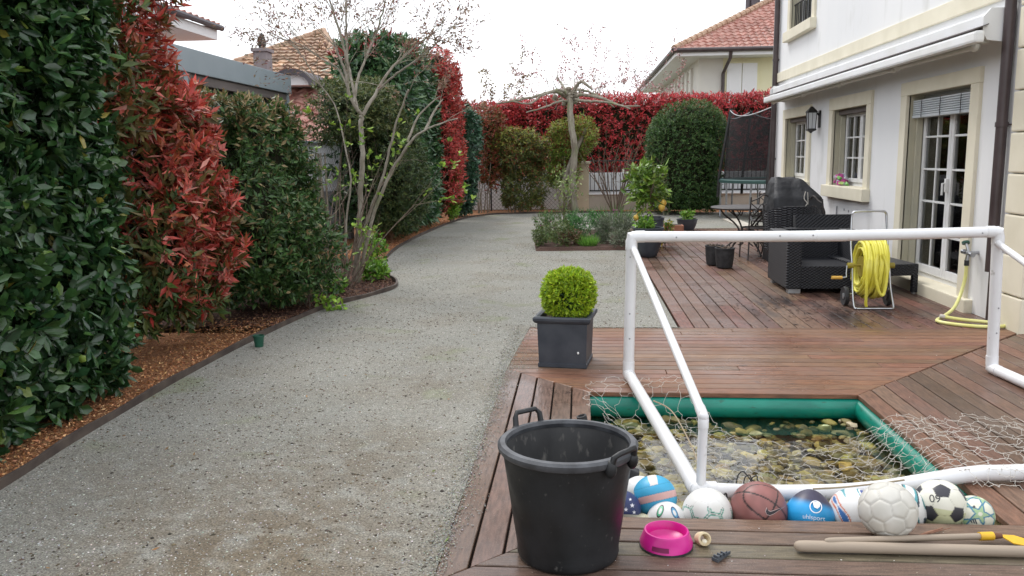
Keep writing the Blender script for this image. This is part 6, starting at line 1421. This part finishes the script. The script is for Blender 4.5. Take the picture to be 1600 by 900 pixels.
def potplant(name, label, c, z, r, h, n, cols, ln=.07, wd=.03):
    t = thing(name, label, 'plant', (c[0], c[1], z)); P, N = sebox(n, (c[0], c[1], z+h*.55), (r, r, h*.5), 2.2, 3, .03, 6, z)
    B, D, Nx, L, Wd, dk_, sid = shoots(P, N, 6, ln, wd, r*.7, 1, .5); leafmesh(B, D, Nx, L, Wd, palette(len(B), cols, np.ones(len(cols))), 'leaves', M['leaf'], t, rounded=True)
    m = MB()
    for k in range(4): m.tube([(c[0], c[1], z-.03), (c[0]+rng.uniform(-r, r)*.6, c[1]+rng.uniform(-r, r)*.6, z+h*.7)], .006, 4)
    m.build('stems', M['twig'], t); return t
potplant('potted_plant', 'low leafy green plant in the large round pot', (.98, 12.45), .39, .13, .17, 50, FG)
roundpot('lemon_pot', 'tall squarish dark grey pot holding the lemon tree', (1.16, 13.75), .15, .20, .50, 5)
lt = thing('lemon_tree', 'small lemon tree with glossy leaves and orange yellow fruit in a dark pot', 'tree', (1.16, 13.75, .43)); m = MB(); tips = []
m.tube([(1.16, 13.75, .42), (1.15, 13.75, .62), (1.17, 13.74, .75)], [.017, .014, .012], 7)
for k in range(9): twigtree(m, Vector((1.16, 13.75, .62+.02*k)), Vector((rng.normal(0, .6), rng.normal(0, .6), 1)), .6, .009, 1, tips, .5)
m.build('trunk', M['twig'], lt)
P, N = sebox(230, (1.10, 13.75, 1.02), (.26, .26, .38), 2, 4, .09, 5, .6); A = shoots(P, N, 6, .13, .045, .25, .9, -.1); leafmesh(*A[:5], palette(len(A[0]), [(.16, .27, .04), (.24, .36, .06), (.10, .18, .03)], [2, 2, 1]), 'leaves', M['leaf_laurel'], lt, droop=.25)
for (x, y, s) in ((1037, 317, .055), (1034, 324, .065), (994, 340, .05)): q = AY(x, y, 13.6); m = MB(); m.ell(q, s*.85, s*.85, s, 14, 9); m.ell(q+Vector((0, 0, -s)), s*.2, s*.2, s*.2, 6, 4); m.tube([q+Vector((0, 0, s*.9)), (1.16+(q.x-1.16)*.6, 13.7, q.z+.12)], .005, 4); m.build('fruit', M['lemon'], lt, smooth=True)
roundpot('round_pot', 'wide low dark grey pot at the far edge of the deck', (2.16, 17.0), .14, .20, .22)
potplant('potted_plant', 'bright green leafy plant in the low pot at the far deck edge', (2.16, 17.0), .19, .13, .19, 45, FG)
t = thing('terracotta_trough', 'low terracotta trough partly hidden behind the lemon pot', 'trough', (1.72, 16.2, 0)); MB().bbox(1.45, 1.98, 16.05, 16.35, 0, .17, .01).build('trough_body', M['terracotta'], t); MB().bbox(1.48, 1.95, 16.08, 16.32, .165, .176, .004).build('soil', M['soil'], t)
t = potplant('yellow_flower_plant', 'yellow and cream flowering plant right of the lemon pot', (1.42, 13.95), .03, .12, .42, 42, [(.12, .22, .04), (.62, .55, .05), (.7, .62, .2), (.16, .28, .05)], .07, .035)
for i, (x, y, lab) in enumerate(((1.925, 11.2, 'black plastic nursery pot standing in front of its twin by the iron table'), (1.84, 11.5, 'black plastic nursery pot half hidden behind its twin by the iron table'))):
    t = roundpot('nursery_pot', lab, (x, y), .105, .125, .27, mt='rubber', group='black nursery pots', lip=.006)
    m = MB()
    for k in range(9): m.tube([(x+rng.uniform(-.08, .08), y+rng.uniform(-.06, .06), .235), (x+rng.uniform(-.1, .1), y+rng.uniform(-.08, .08), .29)], .006, 4)
    tag(m.build('dead_stalks', M['twig'], t))

# ---- iron table and chairs
tbx, tby = 2.50, 12.75; tb = thing('iron_table', 'round black wrought iron garden table with curled legs', 'table', (tbx, tby, 0))
MB().lathe([(0, .690), (.50, .690), (.525, .700), (.53, .712), (.52, .722), (.49, .718), (0, .716)], (tbx, tby, 0), 48).build('table_top', M['iron'], tb, smooth=True)
for k in range(4):
    a = R_(20+90*k); c_, s_ = math.cos(a), math.sin(a); m = MB()
    P = [(.44, .69), (.36, .60), (.20, .48), (.12, .36), (.18, .24), (.34, .12), (.42, .02), (.36, .0)]; m.tube(smooth_path([(tbx+r_*c_, tby+r_*s_, z) for r_, z in P], 6), .013, 8)
    P = [(.28, .0), (.30, .14), (.14, .26), (.06, .18), (.14, .12)]; m.tube(smooth_path([(tbx+r_*math.cos(a+.35), tby+r_*math.sin(a+.35), z+.012) for r_, z in P], 6), .009, 6)
    P = [(.30, .67), (.16, .58), (.10, .66)]; m.tube(smooth_path([(tbx+r_*c_, tby+r_*s_, z) for r_, z in P], 6), .008, 6)
    m.build('leg', M['iron'], tb, smooth=True)
m = MB(); m.tube([(tbx+.12*math.cos(t_), tby+.12*math.sin(t_), .36) for t_ in np.linspace(0, 2*math.pi, 24, endpoint=False)], .009, 6, closed=True); m.build('brace_ring', M['iron'], tb, smooth=True)
def ironchair(label, x, y, rz):      # local: back at -Y, seat towards +Y
    t = thing('iron_chair', label, 'chair', (0, 0, 0), 'wrought iron garden chairs')
    m = MB(); m.lathe([(0, .44), (.19, .44), (.205, .45), (.20, .462), (0, .458)], (0, .0, 0), 28, None, 3); m.build('seat', M['iron'], t, smooth=True)
    w = .19; m = MB()
    for s_ in (-1, 1): m.tube(smooth_path([(s_*w, -.18, .0+.43), (s_*w, -.20, .62), (s_*w, -.24, .86), (s_*w, -.245, .90)], 4), .011, 8)
    m.tube(smooth_path([(-w, -.235, .84), (-.10, -.24, .875), (0, -.245, .93), (.10, -.24, .875), (w, -.235, .84)], 6), .010, 8); m.tube([(-w, -.205, .64), (w, -.205, .64)], .009, 6)
    for s_ in (-1, 1):
        m.tube(smooth_path([(s_*w, -.235, .82), (s_*.12, -.23, .76), (s_*.03, -.225, .70), (0, -.222, .74), (s_*.03, -.23, .80), (s_*.1, -.225, .72), (s_*w, -.215, .68)], 6), .007, 6)
        m.tube(smooth_path([(s_*.02, -.21, .64), (s_*.11, -.215, .68), (s_*.15, -.215, .66)], 5), .006, 6)
    m.build('backrest', M['iron'], t, smooth=True)
    for s_ in (-1, 1):
        m = MB(); m.tube(smooth_path([(s_*w, -.18, .45), (s_*(w+.0), -.20, .22), (s_*(w+.02), -.24, .0)], 5), .011, 8); m.build('leg', M['iron'], t, smooth=True)
        m = MB(); m.tube(smooth_path([(s_*.17, .17, .45), (s_*.19, .20, .22), (s_*.19, .22, .0)], 5), .011, 8); m.build('leg', M['iron'], t, smooth=True)
    t.location = (x, y, 0); t.rotation_euler = (0, 0, rz); return t
ironchair('black iron garden chair with its scrolled back to the camera at the round table', 2.56, 12.2, R_(6))
ironchair('black iron garden chair by the house wall behind the wicker seats', 3.35, 11.55, R_(-70))
ironchair('black iron garden chair on the far side of the round table', 2.95, 13.5, R_(150))

# ---- covered barbecue
bq = thing('covered_barbecue', 'barbecue under a black fabric cover beside the house wall', 'barbecue', (2.95, 12.0, 0))
bm = bmesh.new(); lay = [(0, 2.64, 3.28, 11.55, 12.2), (.70, 2.62, 3.30, 11.52, 12.22), (.90, 2.63, 3.26, 11.56, 12.2), (1.10, 2.67, 3.08, 11.75, 12.15), (1.17, 2.70, 3.0, 11.84, 12.1)]
rings = []
for z, x0, x1, y0, y1 in lay: rings.append([bm.verts.new(v) for v in ((x0, y0, z), (x1, y0, z), (x1, y1, z), (x0, y1, z))])
for i in range(len(rings)-1):
    for k in range(4): bm.faces.new((rings[i][k], rings[i][(k+1) % 4], rings[i+1][(k+1) % 4], rings[i+1][k]))
bm.faces.new(rings[-1]); bmesh.ops.subdivide_edges(bm, edges=bm.edges[:], cuts=9, use_grid_fill=True)
bm.normal_update()
for v in bm.verts:
    nz_ = mn.noise(Vector((v.co.x*5, v.co.y*5, v.co.z*2.5))); v.co += v.normal*(nz_*.030+mn.noise(v.co*13)*.008)
bmesh.ops.recalc_face_normals(bm, faces=bm.faces[:]); me = bpy.data.meshes.new('cover'); bm.to_mesh(me); bm.free(); link_mesh('fabric_cover', me, M['cover'], bq, smooth=True)
m = MB(); m.tube(smooth_path([(3.02, 11.50, .99), (3.0, 11.48, .90), (3.04, 11.47, .84), (3.02, 11.47, .80)], 5), .006, 5); m.tube([(3.05, 11.5, .98), (3.055, 11.48, .82)], .005, 5); m.build('drawstring', M['rope'], bq)

# ---- wicker seating
wc = thing('wicker_armchair', 'big square black wicker armchair with silver feet facing the camera', 'armchair', (2.65, 9.5, 0)); x0, x1, y0, y1 = 2.22, 3.14, 9.08, 9.98
m = MB(); m.bbox(x0+.01, x1-.01, y0+.01, y1-.01, .05, .30, .015); m.build('base', M['wicker'], wc)
m = MB(); m.bbox(x0, x0+.16, y0, y1, .05, .635, .018); m.build('armrest', M['wicker'], wc); m = MB(); m.bbox(x1-.16, x1, y0, y1, .05, .635, .018); m.build('armrest', M['wicker'], wc)
m = MB(); m.prism([(x0+.3, y1-.13, .30), (x0+.3, y1+.02, .30), (x0+.3, y1+.12, .78), (x0+.3, y1+.02, .79)], (x1-x0-.28, 0, 0)); m.prism([(x0+.162, y1-.14, .295), (x0+.162, y1-.0, .295), (x0+.162, y1-.0, .64), (x0+.162, y1-.14, .64)], (x1-x0-.324, 0, 0)); m.build('backrest', M['wicker'], wc)
for (fx, fy) in ((x0+.03, y0+.02), (x1-.16, y0+.02), (x0+.03, y1-.12), (x1-.16, y1-.12)): MB().bbox(fx, fx+.13, fy, fy+.1, .0, .048, .004).build('foot', M['galv'], wc)
w2 = thing('wicker_tub_chair', 'black wicker chair with curved ribbed back behind the square armchair', 'armchair', (2.66, 10.65, 0)); m = MB(); R0 = .31; cxw, cyw = 2.66, 10.72
n = 64; vs = []
for i in range(n+1):
    a = R_(-205+230*i/n); rib = .005*math.sin(i*2.1); hb = .86-.20*(1-max(0, math.sin(-a)))**1.5*.6
    for rr_, z in ((R0+rib, .30), (R0+.02+rib, hb), (R0-.025+rib, hb), (R0-.04+rib, .30)): vs.append((cxw+rr_*1.02*math.cos(a), cyw+rr_*math.sin(a), z))
fs = []
for i in range(n):
    for k in range(4): fs.append((i*4+k, i*4+(k+1) % 4, i*4+4+(k+1) % 4, i*4+4+k))
fs += [(0, 1, 2, 3), (n*4+3, n*4+2, n*4+1, n*4)]; m.add(vs, fs); m.build('backrest', M['wicker'], w2)
MB().lathe([(0, .27), (.29, .27), (.30, .30), (.30, .40), (.28, .42), (0, .42)], (cxw, cyw, 0), 32).build('seat', M['wicker'], w2, smooth=True)
for k in range(4): a = R_(45+90*k); MB().tube([(cxw+.22*math.cos(a), cyw+.22*math.sin(a), 0), (cxw+.22*math.cos(a), cyw+.22*math.sin(a), .29)], .018, 8).build('leg', M['wicker'], w2)
ct = thing('wicker_table', 'low black wicker coffee table in front of the glazed door', 'table', (3.3, 9.6, 0)); Mt = Matrix.Translation((3.585, 9.06, 0))@Matrix.Rotation(R_(7), 4, 'Z')
m = MB(); m.bbox(-.62, .0, 0, 1.15, .20, .325, .012, Mt); m.build('table_top', M['wicker'], ct)
for (a, b) in ((-.055, 0), (-.62, 0), (-.055, 1.09), (-.62, 1.09)):
    m = MB(); m.bbox(a, a+.055, b, b+.055, .02, .205, .006, Mt); o_ = m.build('leg', M['wicker'], ct)
    MB().bbox(a+.01, a+.045, b+.01, b+.045, .0, .02, .003, Mt).build('foot', M['galv'], o_)

# ---- hose reel
hr = thing('hose_reel', 'metal hose trolley with wheels wound with thick yellow hose', 'hose reel', (2.80, 8.35, 0)); hx, hy = 2.83, 8.30; w = .175
m = MB()
P = [(hx-w*.93, hy+.12, .93-.05), (hx-w*.80, hy+.12, .93), (hx+w*.80, hy+.12, .93), (hx+w*.93, hy+.12, .88)]
left = [(hx-w*.95, hy+.12, .86), (hx-w, hy+.08, .62), (hx-w*1.0, hy+.0, .40), (hx-w*1.02, hy-.05, .2), (hx-w*1.05, hy-.14, .03), (hx-w*.95, hy-.16, .012)]
right = [(2*hx-p[0], p[1], p[2]) for p in left]
m.tube(smooth_path(left[::-1]+[(hx-w*.88, hy+.12, .915), (hx-w*.6, hy+.12, .93), (hx+w*.6, hy+.12, .93), (hx+w*.88, hy+.12, .915)]+right, 6), .0105, 10)
m.tube([left[-1], right[-1]], .0105, 10); m.tube([(hx-w, hy+.05, .12), (hx+w, hy+.05, .12)], .009, 8)
m.tube([(hx-w, hy-.02, .18), (hx-w*1.0, hy+.10, .10)], .008, 8); m.tube([(hx+w, hy-.02, .18), (hx+w, hy+.10, .10)], .008, 8)
m.build('frame', M['chrome'], hr, smooth=True)
for s_ in (-1, 1):
    m = MB(); cxx = hx+s_*(w+.03); Mw = Matrix.Rotation(math.pi/2, 3, 'Y'); m.lathe([(0, -.012), (.06, -.014), (.09, -.02), (.095, 0), (.09, .02), (.06, .014), (0, .012)], (cxx, hy+.08, .095), 28, Mw); wh = m.build('wheel', M['rubber'], hr, smooth=True)
    m = MB(); m.lathe([(0, -.022), (.03, -.02), (.03, .02), (0, .022)], (cxx, hy+.08, .095), 16, Mw); m.build('hub', M['galv'], wh, smooth=True)
m = MB(); Mw = Matrix.Rotation(math.pi/2, 3, 'Y')
m.lathe([(.10, -.10), (.10, .10)], (hx, hy, .40), 24, Mw); m.tube([(hx-w-.05, hy, .41), (hx+w+.05, hy, .41)], .012, 8)
for s_ in (-1, 1): m.tube([(hx+s_*(w-.01), hy, .41), (hx+s_*(w+.045), hy, .41)], .028, 12)
m.build('drum', M['drum'], hr, smooth=True)
m = MB(); m.tube([(hx-w-.05, hy, .41), (hx-w-.06, hy-.02, .34), (hx-w-.06, hy-.03, .30), (hx-w-.10, hy-.03, .295)], .007, 8); ck = m.build('crank', M['chrome'], hr, smooth=True)
m = MB(); m.tube([(hx-w-.10, hy-.03, .295), (hx-w-.20, hy-.03, .295)], .017, 10); m.build('crank_grip', M['orange'], ck, smooth=True)
m = MB()
for layer, R1 in ((0, .17), (1, .20), (2, .225), (3, .245)):
    for k in range(10-layer%2):
        xx = hx-.105+k*.0225+(layer%2)*.011+rng.uniform(-.005, .005); wob = rng.uniform(-.012, .012); drop = rng.uniform(0, .05) if layer >= 2 else rng.uniform(0, .02)
        pts = []
        for t_ in np.linspace(0, 2*math.pi, 30, endpoint=False):
            zz = math.sin(t_); pts.append((xx+wob*math.cos(t_*1+layer)+.012*zz+(.02*rng.normal()*.15), hy+(R1)*math.cos(t_)*(.9), .40+R1*zz*1.06-(drop if zz < -.2 else 0)*(-zz)))
        m.tube(pts, .0145, 8, closed=True)
m.tube(smooth_path([(hx-.10, hy-.235, .5), (hx-.115, hy-.25, .36), (hx-.11, hy-.24, .2), (hx-.095, hy-.20, .07), (hx-.085, hy-.19, .04)], 6), .0145, 8)
m.tube(smooth_path([(hx-.02, hy-.23, .55), (hx-.04, hy-.25, .38), (hx-.0, hy-.25, .20), (hx+.05, hy-.245, .17), (hx+.07, hy-.245, .4), (hx+.03, hy-.22, .55)], 6), .0145, 8)
m.build('yellow_hose', M['hose'], hr, smooth=True)

# ---- trampoline
tr = thing('trampoline', 'round trampoline with tall dark safety net and green padding by the house corner', 'trampoline', (4.95, 20.3, 0)); cx, cy2, R1 = 4.95, 20.3, 1.58
ang = np.linspace(0, 2*math.pi, 60, endpoint=False)
m = MB(); m.tube([(cx+R1*math.cos(a), cy2+R1*math.sin(a), .86) for a in ang], .03, 8, closed=True); m.build('frame_ring', M['galv'], tr, smooth=True)
m = MB(); m.lathe([(R1-.28, .90), (R1-.26, .915), (R1+.04, .915), (R1+.07, .90), (R1+.06, .84), (R1+.04, .84), (R1+.03, .885), (R1-.28, .885), (R1-.28, .90)], (cx, cy2, 0), 60, caps=False); m.build('edge_padding', M['tramp_pad'], tr, smooth=True)
m = MB(); m.lathe([(0, .888), (R1-.27, .888), (R1-.27, .884), (0, .884)], (cx, cy2, 0), 48); m.build('jump_mat', M['rubber'], tr)
for k in range(6):
    a = R_(180+60*k); c_, s_ = math.cos(a), math.sin(a); m = MB(); m.tube([(cx+(R1+.08)*c_, cy2+(R1+.08)*s_, .5), (cx+(R1+.06)*c_, cy2+(R1+.06)*s_, 1.0), (cx+(R1-.18)*c_, cy2+(R1-.18)*s_, 2.55)], .035, 8); m.build('net_pole', M['black_metal'], tr, smooth=True)
    m = MB(); da = .25; p, q = a-da, a+da; m.tube(smooth_path([(cx+R1*math.cos(p), cy2+R1*math.sin(p), .86), (cx+R1*math.cos(p), cy2+R1*math.sin(p), .06), (cx+R1*math.cos(a), cy2+R1*math.sin(a), .02), (cx+R1*math.cos(q), cy2+R1*math.sin(q), .06), (cx+R1*math.cos(q), cy2+R1*math.sin(q), .86)], 4), .022, 8); m.build('leg', M['galv'], tr, smooth=True)
m = MB(); vs = []; n = 96
for i in range(n):
    a = 2*math.pi*i/n; f_ = abs(math.sin(3*a)); zt = 2.52-.17*f_; rt = R1-.16; vs += [(cx+(R1-.06)*math.cos(a), cy2+(R1-.06)*math.sin(a), .91), (cx+rt*math.cos(a), cy2+rt*math.sin(a), zt)]
m.add(vs, [(2*i, 2*((i+1) % n), 2*((i+1) % n)+1, 2*i+1) for i in range(n)]); m.build('safety_net', NET, tr)
m = MB(); m.tube([vs[2*i+1] for i in range(n)], .012, 5, closed=True); m.build('net_hem', M['galv'], tr)
# stepping slabs near the trampoline
t = MB().bbox(3.3, 3.62, 17.5, 19.6, 0, .03, .008).build('stone_slab', M['lowwall'], org=(3.5, 18.5, 0)); tag(t, 'pale stone slab on the ground near the trampoline', 'slab')
# ================================================================ groups of repeats
GR_ = {'photinia_shrub': 'red photinia shrubs in the hedge rows', 'bronze_green_shrub': 'bronze tipped green shrubs', 'laurel_hedge': 'laurel hedges along the left side', 'mixed_green_shrub': 'green shrubs in the back corner', 'tulip': 'purple tulips in the flower bed',
       'purple_flower': 'purple flowers at the rear of the bed', 'bed_shrub': 'low shrubs in the flower bed', 'grass_tuft': 'grassy tufts in the flower bed', 'lavender_plant': 'lavender plants in the flower bed', 'leafy_plant': 'bright green leafy plants in the dark bed',
       'twiggy_shrub': 'twiggy shrubs round the bare tree', 'wire_fence': 'wire fences on the boundary', 'blossom_tree': 'pink blossom trees beyond the hedge', 'distant_tree': 'far tree tops', 'round_pot': 'rounded dark grey pots', 'potted_plant': 'small green potted plants', 'sapling': 'thin saplings'}
for o in S.objects:
    if o.parent is None and not o.get('group'):
        b_ = o.name.split('.')[0]
        if b_ in GR_: o['group'] = GR_[b_]
